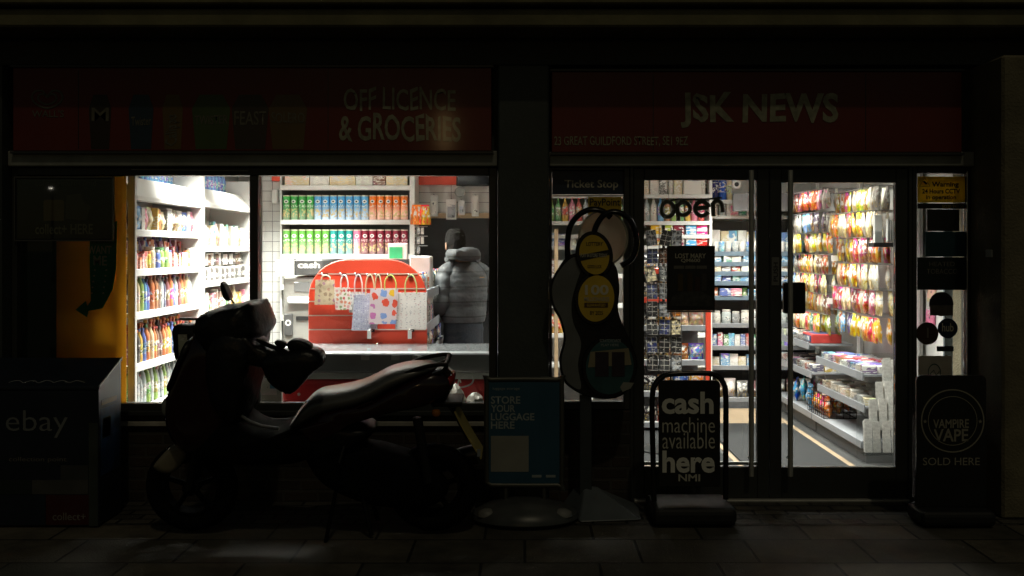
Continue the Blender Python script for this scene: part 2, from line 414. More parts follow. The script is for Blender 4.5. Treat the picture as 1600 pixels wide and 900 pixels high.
# soffit grey box (shutter housing) beneath each sign
shut = mat('glow_grey_shutter_housing', (.3, .31, .28), .5, noise=.2, ns=8)  # pale tone stands in for the glow above the lit windows
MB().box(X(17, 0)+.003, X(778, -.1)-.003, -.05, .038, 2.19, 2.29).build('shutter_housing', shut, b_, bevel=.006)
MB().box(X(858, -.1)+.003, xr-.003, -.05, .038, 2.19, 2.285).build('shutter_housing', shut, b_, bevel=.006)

# ------------------------------------------------------------------ fascia signs
fred = mat('red_sign_panel', (.15, .014, .006), .45, noise=.12, ns=3)
flet = mat('cream_sign_lettering', (.34, .33, .22), .5, noise=.35, ns=25)
for m_ in (fred, flet):
    bb = m_.node_tree.nodes['Principled BSDF']; bb.inputs['Coat Weight'].default_value = .12; bb.inputs['Coat Roughness'].default_value = .09
flet2 = mat('dim_end_lettering', (.15, .14, .1), .5, noise=.25, ns=25)  # darker ink stands for weaker street light at the sign's left end
fs = thing('fascia_sign', 'long red sign reading off licence and groceries above the wide window', 'sign', (X(395, -.07), -.07, Z(235, -.07)))
ya = -.075
m = MB(); m.box(X(20, ya), X(768, ya), ya, ya+.07, Z(236, ya), Z(106, ya)); m.build('panel', fred, fs, bevel=.004)
m = MB(); m.box(X(17, ya), X(771, ya), ya-.012, ya+.07, Z(240, ya), Z(236.4, ya)); m.box(X(17, ya), X(771, ya), ya-.012, ya+.07, Z(105.6, ya), Z(102, ya)); m.build('frame', alu, fs)
for px in (122, 512): MB().box(X(px, ya), X(px+1.2, ya), ya-.0008, ya-.0002, Z(233, ya), Z(109, ya)).build('joint_line', blackmetal, fs)
text('OFF LICENCE', 537, 138, 712, 172, ya-.004, flet, fs, .012, .12)
text('& GROCERIES', 530, 180, 720, 220, ya-.004, flet, fs, .02, .12)
text("WALL'S", 50, 172, 100, 183, ya-.004, flet2, fs, .01)
hp = [(74, 150), (66, 142), (55, 143), (50, 152), (56, 162), (74, 169), (92, 162), (98, 152), (93, 143), (82, 142)]
for k, s_ in ((0, 1), (1, .6)):
    pts = smooth_loop([((a-74)*s_+74, (c-155)*s_+155) for a, c in hp], 4)
    MB().tube([(X(a, ya), ya-.002, Z(c, ya)) for a, c in pts], .007, 5, closed=True, flat=.4).build('heart_line', flet2, fs)
ic = [('M', 143, 168, 170, 190, False), ('Twister', 205, 182, 236, 196, False), ('Calippo', 258, 178, 282, 226, True), ('TWISTER', 304, 180, 356, 194, False), ('FEAST', 366, 174, 416, 196, False), ('SOLERO', 424, 176, 476, 192, False)]
cols_ = ['#33261a', '#2b3c4c', '#6b5526', '#485a30', '#40352b', '#66502a']
for (bt, a, c, d, e, ve), hc in zip(ic, cols_):
    cm = mat('ice_print_'+hc[1:], hc, .4)
    w_ = (d-a)/2+4; mid = (a+d)/2
    pts = [(X(mid-w_*.8, ya), Z(233, ya)), (X(mid+w_*.8, ya), Z(233, ya)), (X(mid+w_, ya), Z(170, ya)), (X(mid+w_*.6, ya), Z(148, ya)), (X(mid-w_*.6, ya), Z(148, ya)), (X(mid-w_, ya), Z(170, ya))]
    MB().prism(pts, ya-.002, ya-.0005).build('ice_lolly_picture', cm, fs)
    text(bt, a, c, d, e, ya-.005, flet2, fs, .01, .1, vertical=ve)
fs = thing('fascia_sign', 'long red sign with the news shop name and street address above the doors', 'sign', (X(1180, -.07), -.07, Z(238, -.07)))
m = MB(); m.box(X(862, ya), X(1503, ya), ya, ya+.07, Z(238, ya), Z(112, ya)); m.build('panel', fred, fs, bevel=.004)
m = MB(); m.box(X(860, ya), X(1506, ya), ya-.012, ya+.07, Z(242, ya), Z(238.4, ya)); m.box(X(860, ya), X(1506, ya), ya-.012, ya+.07, Z(111.6, ya), Z(108, ya)); m.build('frame', alu, fs)
for px in (1020, 1352): MB().box(X(px, ya), X(px+1.2, ya), ya-.0008, ya-.0002, Z(235, ya), Z(115, ya)).build('joint_line', blackmetal, fs)
text('JSK NEWS', 1063, 145, 1310, 203, ya-.004, flet, fs, .03, .12)
text('23 GREAT GUILDFORD STREET, SE1 9EZ', 866, 213, 1075, 229, ya-.004, flet, fs, .006, .06)

# ------------------------------------------------------------------ shopfront glazing
yg = .05
def frame_rect(m, px0, px1, py0, py1, wl, wr, wt, wb, y0, y1):
    x0, x1, z0, z1 = X(px0, 0), X(px1, 0), Z(py1, 0), Z(py0, 0)
    m.box(x0, x0+wl, y0, y1, z0, z1); m.box(x1-wr, x1, y0, y1, z0, z1)
    m.box(x0+wl, x1-wr, y0, y1, z1-wt, z1); m.box(x0+wl, x1-wr, y0, y1, z0, z0+wb)
PX = S(0)
wn = thing('shop_window', 'wide dark framed shop window of two panes behind the parked scooter', 'window', (X(395, 0), 0, .575))
m = MB(); frame_rect(m, 18, 777, 262, 645, 8*PX, 13*PX, 12*PX, 14*PX, 0, .09); m.build('frame', alu, wn, bevel=.004)
m = MB(); m.box(X(390, 0), X(403, 0), -.004, .088, Z(630.9, 0), Z(274.1, 0)); m.build('mullion', alu, wn, bevel=.004)
MB().box(X(26.2, 0), X(389.8, 0), yg, yg+.006, Z(630.8, 0), Z(274.2, 0)).build('pane', GLASS, wn)
MB().box(X(403.2, 0), X(763.8, 0), yg, yg+.006, Z(630.8, 0), Z(274.2, 0)).build('pane', GLASS, wn)
m = MB(); m.tube([(X(206, 0), -.006, Z(265, 0)), (X(388, 0), -.006, Z(267, 0))], .003, 6); m.build('bead', steel, wn)
MB().box(X(18, 0), X(777, 0), -.045, -.001, Z(648, 0), Z(641, 0)).build('sill', alu, wn, bevel=.004)

wl_ = thing('shop_window', 'narrow sidelight pane under the ticket sticker beside the doors', 'window', (X(918, 0), 0, .6))
m = MB(); frame_rect(m, 858.5, 984, 262, 640, 4*PX, 9*PX, 4*PX, 12*PX, 0, .09); m.build('frame', alu, wl_, bevel=.004)
MB().box(X(862.7, 0), X(974.8, 0), yg, yg+.006, Z(627.8, 0), Z(266.2, 0)).build('pane', GLASS, wl_)
wr_ = thing('shop_window', 'narrow sidelight pane under the yellow warning sign beside the rendered pier', 'window', (X(1472, 0), 0, .6))
m = MB(); frame_rect(m, 1426, 1517, 256, 640, 7*PX, 6*PX, 14*PX, 12*PX, 0, .09); m.build('frame', alu, wr_, bevel=.004)
m = MB(); m.tube([(X(1511, 0), -.004, Z(268, 0)), (X(1511, 0), -.004, Z(600, 0))], .004, 6); m.build('bead', steel, wr_)
MB().box(X(1433.2, 0), X(1510.8, 0), yg, yg+.006, Z(627.8, 0), Z(270.2, 0)).build('pane', GLASS, wr_)

# double doors
df = thing('door_frame', 'dark metal frame around the glazed double doors', 'door frame', (X(1205, 0), 0, 0))
m = MB(); m.box(X(984.5, 0), X(990, 0), -.002, .1, 0, Z(246, 0)); m.box(X(1420, 0), X(1425.6, 0), -.002, .1, 0, Z(246, 0)); m.box(X(990.1, 0), X(1419.9, 0), -.002, .1, Z(262, 0), Z(246, 0)); m.build('jamb', alu, df, bevel=.003)
MB().box(X(990.5, 0), X(1419.5, 0), -.03, .1, .005, .022).build('threshold', steel, df, bevel=.003)
def door(px0, px1, g0, g1, gt, gb, label, handle_px, plate):
    d = thing('shop_door', label, 'door', (X((px0+px1)/2, 0), .03, .025))
    m = MB(); x0, x1 = X(px0, 0), X(px1, 0); z0, z1 = .025, Z(263, 0)
    a, b2, zt, zb = X(g0, 0), X(g1, 0), Z(gt, 0), Z(gb, 0)
    m.box(x0, a, .01, .065, z0, z1); m.box(b2, x1, .01, .065, z0, z1); m.box(a, b2, .01, .065, zt, z1); m.box(a, b2, .01, .065, z0, zb)
    m.build('leaf_frame', alu, d, bevel=.004)
    MB().box(a+.001, b2-.001, .034, .04, zb+.001, zt-.001).build('pane', GLASS, d)
    hx = X(handle_px, -.06)
    h = MB().tube([(hx, -.06, Z(744, -.06)), (hx, -.06, Z(266, -.06))], .017, 14).build('pull_handle', steel, d, smooth=40)
    for zz in (Z(300, 0), Z(715, 0)): MB().tube([(hx, -.06, zz), (hx, .012, zz)], .009, 8).build('standoff', steel, h, smooth=40)
    return d
d1 = door(990.4, 1202.4, 1007, 1184, 281, 731, 'glazed shop door with the open sign and vape poster', 1174, None)
d2 = door(1203.2, 1419.6, 1222, 1401, 285, 731, 'glazed shop door marked push, in front of the sweet racks', 1235, None)
# lock cases and push plate
MB().box(X(1224, .005), X(1258, .005), -.012, .033, Z(490, 0), Z(441, 0)).build('lock_case', blackmetal, d2, bevel=.008)
pl = MB().box(X(1206, 0), X(1218, 0), .004, .0095, Z(446, 0), Z(402, 0)).build('push_plate', mat('grey_push_plate', (.22, .22, .21), .4, .3), d2, bevel=.001)
text('PUSH', 1208.5, 410, 1215.5, 440, .0025, mat('dark_writing', (.02, .02, .02), .6), d2, .02, vertical=True)
m = MB()
m.box(X(1007, 0), X(1184, 0), .045, .055, Z(729, 0), Z(724, 0)); m.build('weather_bar', steel, d1)

# ceiling lights (inside, above the window heads)
lampm = mat('lit_diffuser', (1, .96, .9), .5, noise=0, emit=5.0)
def ceiling_light(x, y, lab, power, size=.9, sy=.3, spread=108):
    o = thing('ceiling_light', lab, 'ceiling light', (x, y, 2.62), 'ceiling lights in the shop')
    MB().box(x-size/2, x+size/2, y-sy/2, y+sy/2, 2.575, 2.619).build('housing', white, o, bevel=.006)
    MB().box(x-size/2+.03, x+size/2-.03, y-sy/2+.03, y+sy/2-.03, 2.566, 2.574).build('diffuser', lampm, o)
    ld = bpy.data.lights.new('ceiling_lamp', 'AREA'); ld.shape = 'RECTANGLE'; ld.size = size-.08; ld.size_y = sy-.08
    ld.energy = power; ld.color = (1, .955, .9); ld.spread = R(spread)
    l = bpy.data.objects.new('ceiling_lamp', ld); col.objects.link(l); l.parent = o; l.location = (0, 0, -.058)
for x, y, lab, p in [(-2.05, 1.2, 'ceiling light over the window end of the drinks shelves', 135), (-2.05, 2.5, 'ceiling light over the far drinks shelves', 80),
                     (-1.45, 1.9, 'ceiling light over the shopper and crisps', 62), (1.0, 2.4, 'ceiling light over the spirits shelves', 60),
                     (2.2, 1.6, 'ceiling light over the near sweet rack', 50), (2.2, 3.0, 'ceiling light over the far sweet rack', 42), (-1.05, .62, 'ceiling light above the chest freezer by the window', 26), (1.75, .5, 'added ceiling light just inside the doors', 50)]:  # light inside the doors is added to brighten leaflets and pavement
    ceiling_light(x, y, lab, p)
# ------------------------------------------------------------------ product prototypes (front faces -Y, base at z = 0)
PAL = {'red': '#c8201c', 'orange': '#e0701a', 'yellow': '#e3b21f', 'green': '#2f8f3c', 'blue': '#2458b8', 'sky blue': '#4fa3d8', 'purple': '#6b3a8e', 'pink': '#e07a9c',
       'white': '#e6e2da', 'brown': '#6b3f22', 'black': '#1c1b1e', 'cream': '#e5d3a6', 'teal': '#1d8a86', 'maroon': '#7a1730', 'lime': '#86b040', 'leaf': '#5a9a3c', 'grey': '#8b8d90', 'dark blue': '#1c2a5e', 'clear': '#b9c6c8', 'amber': '#a5601c'}
def CC(n): return hexc(PAL[n])
def proto(key, o): PROTO[key] = (o, kids(o)); o['_free'] = True
def p_lathe(name, prof, m, n=12):
    return MB().lathe(prof, n).build(name, m, base=(0, 0, 0), smooth=50)
# crisp tube
o = p_lathe('crisp_tube', [(.0, 0), (.0355, 0), (.0365, .003), (.0365, .226), (.0355, .229), (0, .229)], PM['tube'], 16)
MB().lathe([(0, .2295), (.0372, .2295), (.0372, .238), (.0345, .240), (0, .240)], 16).build('lid', mat('cream_lid', (.75, .7, .55), .4, noise=0), o, smooth=50); proto('tube', o)
# drinks bottle
bp_ = [(0, 0), (.029, 0), (.033, .006), (.033, .05), (.031, .06), (.033, .07), (.033, .145), (.03, .165), (.018, .19), (.0125, .2), (.0125, .212), (0, .212)]
o = p_lathe('drink_bottle', bp_, PM['bottle'])
MB().lathe([(0, .2125), (.0155, .2125), (.0155, .229), (.013, .231), (0, .231)], 10).build('cap', PM['plain'], o, smooth=50); proto('bottle', o)
o = p_lathe('jar', [(0, 0), (.038, 0), (.04, .005), (.04, .085), (.035, .098), (.031, .102), (0, .102)], PM['bottle'])
MB().lathe([(0, .1025), (.035, .1025), (.035, .119), (0, .12)], 12).build('lid', PM['plain'], o, smooth=50); proto('jar', o)
o = p_lathe('spirit_bottle', [(0, 0), (.034, 0), (.037, .006), (.037, .17), (.032, .195), (.015, .225), (.013, .285), (0, .285)], PM['bottle'])
MB().lathe([(0, .2855), (.0155, .2855), (.0155, .31), (0, .31)], 10).build('cap', PM['plain'], o, smooth=50); proto('spirit', o)
proto('tin', p_lathe('food_tin', [(0, .001), (.034, 0), (.0365, .003), (.0355, .008), (.0355, .1), (.0365, .104), (.034, .107), (.033, .104), (0, .104)], PM['carton']))
proto('can', p_lathe('drink_can', [(0, .004), (.024, 0), (.033, .012), (.033, .105), (.026, .118), (.025, .115), (0, .114)], PM['carton'], 12))
proto('box', MB().box(-.05, .05, -.03, .03, 0, .16).build('food_box', PM['carton'], base=(0, 0, 0), bevel=.002))
proto('pack', MB().box(-.035, .035, -.04, .04, 0, .05).build('small_pack', PM['carton'], base=(0, 0, 0), bevel=.003))
proto('wbottle', (lambda o: (MB().lathe([(0, .3025), (.017, .3025), (.017, .32), (0, .321)], 10).build('cap', PM['plain'], o, smooth=50), o)[1])(
    p_lathe('water_bottle', [(0, .004), (.03, 0), (.045, .012), (.045, .06), (.042, .07), (.045, .08), (.045, .15), (.042, .16), (.045, .17), (.045, .2), (.03, .265), (.015, .29), (.015, .302), (0, .302)], PM['bottle'], 14)))
def pillow_bag(wd, h, t, nx=6, nz=10, seed=0, taper=0):
    """a filled foil bag: crimped flat at top and bottom, puffed between"""
    r = random.Random(seed); m = MB(); f, bk = [], []
    for j in range(nz+1):
        v = j/nz
        for i in range(nx+1):
            u = i/nx*2-1
            puff = (max(0, 1-abs(u)**2.5))**.6*(math.sin(math.pi*min(1, max(0, (v-.06)/.82)))**.55 if .06 < v < .88 else 0)
            wz = wd/2*(1-.05*math.sin(math.pi*v)-taper*max(0, (v-.35)/.65)**1.3)
            k = t/2*puff*(1+.22*r.uniform(-1, 1))+.0012
            f.append((u*wz, -k, v*h)); bk.append((u*wz, k*.9, v*h))
    def fs(flip):
        out = []
        for j in range(nz):
            for i in range(nx):
                a = j*(nx+1)+i; q = (a, a+1, a+nx+2, a+nx+1); out.append(q[::-1] if flip else q)
        return out
    m.add(f, fs(False)); m.add(bk, fs(True))
    n = nx+1
    edge = [i for i in range(nx+1)]+[j*n+nx for j in range(1, nz+1)]+[nz*n+i for i in range(nx-1, -1, -1)]+[j*n for j in range(nz-1, 0, -1)]
    L_ = (nx+1)*(nz+1)
    base = 0
    m.f += [[a, b, b+L_, a+L_] for a, b in zip(edge, edge[1:]+edge[:1])]; m.m += [0]*len(edge)
    return m
for k in range(3): proto('bag%d' % k, pillow_bag(.13, .175, .035, seed=k, taper=.45).build('sweet_bag', PM['bag'], base=(0, 0, 0), smooth=60, shift=(0, 0, -.175)))
proto('packet', pillow_bag(.12, .17, .06, seed=5).build('snack_packet', PM['bag'], base=(0, 0, 0), smooth=60))
proto('crisps', pillow_bag(.15, .2, .07, seed=8).build('crisp_bag', PM['bag'], base=(0, 0, 0), smooth=60))
KIND = {'bottle': ('bottle', 'drinks bottle'), 'wbottle': ('bottle', 'large water bottle'), 'jar': ('jar', 'jar'), 'spirit': ('bottle', 'spirit bottle'), 'tin': ('tin', 'food tin'), 'can': ('can', 'drink can'),
        'box': ('box', 'food box'), 'pack': ('pack', 'small pack'), 'packet': ('packet', 'snack packet'), 'crisps': ('crisp bag', 'crisp bag'), 'tube': ('crisp tube', 'tall crisp tube')}
HALF = {'bottle': .034, 'wbottle': .047, 'jar': .041, 'spirit': .038, 'tin': .037, 'can': .034, 'box': .05, 'pack': .036, 'packet': .062, 'crisps': .077, 'tube': .0385}
for k in KIND: PROTO[k][0]['category'] = KIND[k][0]
for k in range(3): PROTO['bag%d' % k][0]['category'] = 'sweet bag'
def dull(cn): return tuple(a*.7+b2*.3 for a, b2 in zip(CC(cn), (.34, .31, .28, 1)))
def stock(p0, p1, z, seq, rot, where, group, end, gap=.004, jit=.006, start=0, sc_=(1, 1)):
    """stand goods side by side from p0 to p1 (XY), seq: list of (kind, colour, cap colour, scale) repeated"""
    p0, p1 = Vector((*p0, 0)), Vector((*p1, 0)); d = (p1-p0); Lg = d.length; d.normalize(); pos = 0; k = 0
    while True:
        kd, cn, cap, s_ = seq[k % len(seq)]
        if 'bay' in where and k >= len(seq) and rnd.random() < .35: kd, cn, cap, s_ = rnd.choice(seq)
        jt = rnd.uniform(.92, 1.06); s_ = tuple(q*jt for q in s_) if isinstance(s_, tuple) else s_*jt
        sx = s_ if not isinstance(s_, tuple) else s_[0]; h_ = HALF[kd]*sx
        if pos+2*h_ > Lg: break
        p = p0+d*(pos+h_); nrm = Vector((-d.y, d.x, 0))
        q = p+nrm*rnd.uniform(-jit, jit)
        place(kd, (q.x, q.y, z), rot+rnd.uniform(-.25, .25), f'{cn} {KIND[kd][1]}, {ORD[min(k, len(ORD)-1)]} from {end}, {where}', group, dull(cn), [dull(cap)] if cap else None, s_)
        pos += 2*h_+gap+rnd.uniform(0, .004); k += 1

# ------------------------------------------------------------------ long white shelving on the side wall
def wall_bay(name_label, y0, y1, zs, canopy, xf=-2.63, xb=-3.03):
    t = thing('wall_shelving', name_label, 'shelving', (xf-.2, (y0+y1)/2, .03), 'white wall shelving bays')
    MB().box(xb, xb+.02, y0, y1, .03, 2.4).build('back_panel', white2, t)
    MB().box(xb+.021, xf+.02, y1-.035, y1, .03, 2.3).build('upright', white, t, bevel=.004)
    if y0 > 1: MB().box(xb+.021, xf+.02, y0-.035, y0, .03, 2.3).build('upright', white, t, bevel=.004)
    else:
        for xx in (xb+.021, xf-.03): MB().box(xx, xx+.05, y0-.035, y0, .03, 2.3).build('post', white, t, bevel=.004)
    for z in zs:
        s_ = MB().box(xb+.021, xf-.012, y0+.001, y1-.036, z-.03, z).build('shelf', white, t, bevel=.003)
        MB().box(xf-.011, xf, y0+.001, y1-.036, z-.048, z-.002).build('price_rail', white2, s_, bevel=.002)
    if canopy:
        m = MB(); m.rings([[(xf-.05, y, canopy), (xf+.02, y, canopy), (xf+.02, y, canopy+.03), (xf-.1, y, canopy+.17), (xf-.13, y, canopy+.17), (xf-.06, y, canopy+.03)] for y in (y0+.001, y1-.036)])
        m.build('canopy', white, t, bevel=.003)
        MB().box(xb+.021, xf-.131, y0+.001, y1-.036, canopy+.14, canopy+.165).build('top_shelf', white, t)
    return t
wall_bay('white wall shelving bay nearest the window, full of drinks and groceries', .2, 1.58, [1.788, 1.516, 1.22, .866, .56], 1.985)
wall_bay('white wall shelving bay deeper in the shop, with boxes and dark jars', 1.62, 3.05, [1.68, 1.386, 1.1, .8, .5], 2.0)
LG = 'goods on the wall shelving'
xs = -2.69
def slim(seq): return [(a, b, c, ((s[0]*.82, s[1]*.9, s[2]*.95) if isinstance(s, tuple) else (s*.8, s*.8, s*.97))) for a, b, c, s in seq]
def left(z, seq, where, x=xs, y0=.23, y1=1.54, **k):
    seq = slim(seq); stock((x, y0), (x, y1), z, seq, R(90), where, LG, 'the window', **k)
left(1.789, [('packet', 'blue', None, 1.05), ('packet', 'sky blue', None, 1), ('box', 'white', None, (.5, 1, 1.1)), ('packet', 'pink', None, .95), ('packet', 'cream', None, 1), ('box', 'yellow', None, (.5, 1, 1)),
     ('packet', 'orange', None, 1), ('packet', 'cream', None, .9), ('box', 'grey', None, (.6, 1, 1.05)), ('packet', 'white', None, 1.02), ('packet', 'brown', None, 1)], 'top shelf of the near bay')
left(1.517, [('box', 'yellow', None, (.5, .9, .7)), ('box', 'green', None, (.6, .9, .65)), ('box', 'red', None, (.5, 1, .72)), ('box', 'orange', None, (.5, 1, .5)), ('box', 'pink', None, (.6, 1, .7)), ('box', 'red', None, (.5, 1, .75)),
     ('jar', 'yellow', 'orange', 1.1), ('jar', 'cream', 'white', 1.3), ('jar', 'blue', 'white', 1.2), ('jar', 'lime', 'green', 1.4), ('jar', 'lime', 'white', 1.4), ('jar', 'cream', 'blue', 1.2), ('box', 'red', None, (.4, 1, 1))], 'second shelf of the near bay')
left(1.517, [('box', 'red', None, (.5, .9, 1.25)), ('box', 'orange', None, (.5, .9, 1.3)), ('box', 'grey', None, (.5, .9, 1.2)), ('bottle', 'purple', 'purple', 1.0), ('box', 'maroon', None, (.6, 1, 1.3)), ('bottle', 'blue', 'blue', 1.02)], 'back row of the second shelf', x=-2.8)
left(1.221, [('bottle', 'dark blue', 'black', 1.05), ('bottle', 'maroon', 'black', 1.05), ('bottle', 'cream', 'white', 1.06), ('bottle', 'lime', 'white', 1.08), ('bottle', 'sky blue', 'white', 1.1), ('bottle', 'blue', 'dark blue', 1.0), ('bottle', 'orange', 'red', 1.06),
     ('bottle', 'amber', 'maroon', 1.08), ('bottle', 'brown', 'maroon', 1.05), ('bottle', 'clear', 'purple', 1.1)], 'third shelf of the near bay')
left(1.221, [('bottle', 'brown', 'brown', 1.12), ('bottle', 'clear', 'white', 1.12), ('bottle', 'red', 'red', 1.1)], 'back row of the third shelf', x=-2.79)
left(.867, [('bottle', 'maroon', 'red', 1), ('bottle', 'brown', 'black', .95), ('bottle', 'black', 'orange', 1), ('bottle', 'yellow', 'blue', 1.02), ('bottle', 'blue', 'blue', 1.05), ('bottle', 'orange', 'green', 1.08), ('bottle', 'cream', 'orange', 1.1), ('bottle', 'orange', 'red', 1.05), ('bottle', 'brown', 'red', 1)], 'fourth shelf of the near bay')
left(.867, [('bottle', 'red', 'orange', 1.18), ('bottle', 'orange', 'orange', 1.16), ('bottle', 'black', 'yellow', 1.18)], 'back row of the fourth shelf', x=-2.78)
left(.561, [('wbottle', 'lime', 'green', .8), ('wbottle', 'clear', 'green', .85), ('wbottle', 'clear', 'blue', .95), ('wbottle', 'clear', 'red', .72), ('wbottle', 'clear', 'white', .8)], 'bottom shelf of the near bay', x=-2.70)
left(.561, [('packet', 'cream', None, 1.5), ('packet', 'white', None, 1.6)], 'back row of the bottom shelf', x=-2.86)
left(2.151, [('wbottle', 'sky blue', 'blue', .6), ('wbottle', 'blue', 'blue', .62)], 'on top of the near bay', x=-2.86, y0=.9)
def left2(z, seq, where, x=xs, **k):
    seq = slim(seq); stock((x, 1.66), (x, 2.99), z, seq, R(90), where, LG, 'the upright', **k)
left2(1.681, [('packet', 'cream', None, 1.1), ('box', 'white', None, (.8, 1, 1.2)), ('packet', 'white', None, 1), ('box', 'cream', None, (.7, 1, 1.1)), ('box', 'teal', None, (.5, 1, 1.3))], 'top shelf of the far bay')
left2(1.387, [('jar', 'black', 'white', 1.05), ('jar', 'grey', 'white', 1.05)], 'second shelf of the far bay')
left2(1.516, [('jar', 'black', 'black', .95), ('jar', 'brown', 'white', .95), ('tin', 'white', None, .95)], 'stacked upper row of the far bay', x=-2.70)
left2(1.101, [('packet', 'yellow', None, 1), ('bottle', 'cream', 'white', 1), ('box', 'white', None, (.6, 1, 1.3)), ('packet', 'green', None, 1), ('box', 'pink', None, (.6, 1, 1.1)), ('box', 'brown', None, (.8, 1, 1.2))], 'third shelf of the far bay')
left2(2.166, [('wbottle', 'sky blue', 'blue', .6), ('wbottle', 'blue', 'white', .62)], 'on top of the far bay', x=-2.86)

# ------------------------------------------------------------------ slatted white panel, crisp shelving, cash machine
slat = brick_mat('slatwall_white', (.66, .65, .62), (.7, .69, .66), (.12, .12, .12), .42, .1, .003, rough=.5, rotate=(R(90), 0, 0), offset=0, noise=.06, bump=.3)
t = MB().box(-2.6, -2.395, 3.36, 3.4, .03, 2.56).build('slat_panel', slat, base=(-2.5, 3.38, .03)); tag(t, 'white slatted wall panel between the drinks shelving and the crisp shelves', 'wall panel')
t = thing('wall_alarm', 'small white alarm box with red top on the white slatted panel', 'alarm box', (X(428, 3.34), 3.35, Z(320, 3.34)))
MB().box(X(424, 3.3), X(433, 3.3), 3.31, 3.359, Z(318, 3.3), Z(296, 3.3)).build('case', white, t, bevel=.008)
MB().box(X(424, 3.3), X(440, 3.3), 3.31, 3.359, Z(283, 3.3), Z(275, 3.3)).build('red_cover', red, t, bevel=.004)
yb, yf = 3.62, 3.24
t = thing('crisp_shelving', 'white wall shelving stacked with two rows of tall crisp tubes', 'shelving', (-1.76, 3.5, .03))
xa, xb_ = -2.39, -1.125
MB().box(xa, xb_, yb, yb+.02, .03, 2.5).build('back_panel', mat('grey_back_panel', (.16, .16, .16), .6, noise=.2), t)
MB().box(xb_, xb_+.05, yf-.02, yb+.02, .03, 2.56).build('upright', white, t, bevel=.004)
MB().box(xa-.02, xa-.001, yf+.05, yb+.02, .03, 2.56).build('upright', white, t, bevel=.004)
ZR = [Z(290, 3.3), Z(343.5, 3.3), Z(397, 3.3), 1.3, 1.0]
for z in ZR:
    s_ = MB().box(xa, xb_-.001, yf+.012, yb-.001, z-.03, z).build('shelf', white, t, bevel=.003)
    MB().box(xa, xb_-.001, yf, yf+.011, z-.047, z-.001).build('price_rail', white, s_, bevel=.002)
rowA = ['green']*4+['sky blue']*7+['orange']*5
rowB = ['leaf']*6+['teal']*3+['pink']+['maroon']*6
for rn, (row, z, wh) in enumerate(((rowA, ZR[1], 'upper row'), (rowB, ZR[2], 'lower row'))):
    for i, cn in enumerate(row):
        place('tube', (xa+.045+i*.0772, yf+.06+rnd.uniform(-.004, .004), z+.001), rnd.uniform(-.15, .15), f'{cn} crisp tube, {ORD[i]} from the slatted panel, {wh}', 'crisp tubes on the shelving', CC(cn))
# cartons on top
for i, (a, b2, h, cn) in enumerate(((446, 484, 18, 'cream'), (485, 515, 16, 'white'), (516, 556, 19, 'cream'), (557, 583, 17, 'white'), (584, 603, 18, 'brown'), (604, 637, 20, 'cream'))):
    o = MB().box(X(a, 3.3), X(b2, 3.3), 3.27, 3.55, ZR[0]+.001, ZR[0]+h*.0075).build('stock_carton', PM['carton'], base=(X((a+b2)/2, 3.3), 3.4, ZR[0]), bevel=.003); o.color = CC(cn)
    tag(o, f'{cn} carton, {ORD[i]} from the slatted panel, above the crisp tubes', 'carton', 'cartons above the crisps')
# folded stock behind the tubes, dark
yc = 2.5
beige = mat('beige_casing', (.2, .195, .18), .45, noise=.08)
t = thing('cash_machine', 'grey free-standing cash machine beside the red gift bag stand', 'cash machine', (X(475, yc), yc+.25, .03))
MB().box(X(442, yc), X(520, yc), yc, yc+.5, .03, Z(432, yc)).build('cabinet', beige, t, bevel=.02, bseg=2)
MB().box(X(462, yc), X(505, yc), yc-.05, yc+.45, Z(429.5, yc), Z(405.5, yc)).build('header', mat('grey_header', (.05, .05, .05), .5), t, bevel=.01)
text('cash', 465, 409, 500, 419, yc-.0535, white, t, .03)
MB().box(X(460, yc), X(484, yc), yc-.012, yc-.001, Z(456, yc), Z(441, yc)).build('screen', mat('grey_screen', (.12, .12, .12), .2, noise=.05), t, bevel=.003)
MB().box(X(451, yc), X(495, yc), yc-.07, yc-.002, Z(474, yc), Z(464, yc)).build('keypad_shelf', white2, t, bevel=.01)
MB().box(X(453, yc), X(459, yc), yc-.078, yc-.0705, Z(472, yc), Z(466, yc)).build('key', white, t, bevel=.002)
MB().box(X(445, yc), X(458, yc), yc-.03, yc-.002, Z(524, yc), Z(490, yc)).build('side_panel', mat('dark_grey_panel', (.05, .05, .05), .5), t, bevel=.006)
m = MB(); m.annulus(X(451.5, yc), Z(504, yc), .016, .026, yc-.034, yc-.0305, 24); m.build('round_badge', white, t)
MB().box(X(463, yc), X(485, yc), yc-.02, yc-.002, Z(500, yc), Z(494, yc)).build('cash_slot', black, t, bevel=.003)
MB().box(X(434, yc), X(462, yc), yc-.08, yc-.055, Z(431, yc), Z(406, yc)).build('paper_sign', paperw, t, bevel=.002)
t = MB().box(X(607, 1.6), X(636, 1.6), 1.6, 1.68, Z(405, 1.6), Z(380, 1.6)).build('counter_box', paperw, base=(X(621, 1.6), 1.64, Z(405, 1.6)), bevel=.004)
tag(t, 'white and green display box above the red gift bag stand', 'box')
MB().box(X(608, 1.6), X(629, 1.6), 1.595, 1.5995, Z(404, 1.6), Z(386, 1.6)).build('green_panel', mat('green_card', (.02, .3, .12), .5), t)

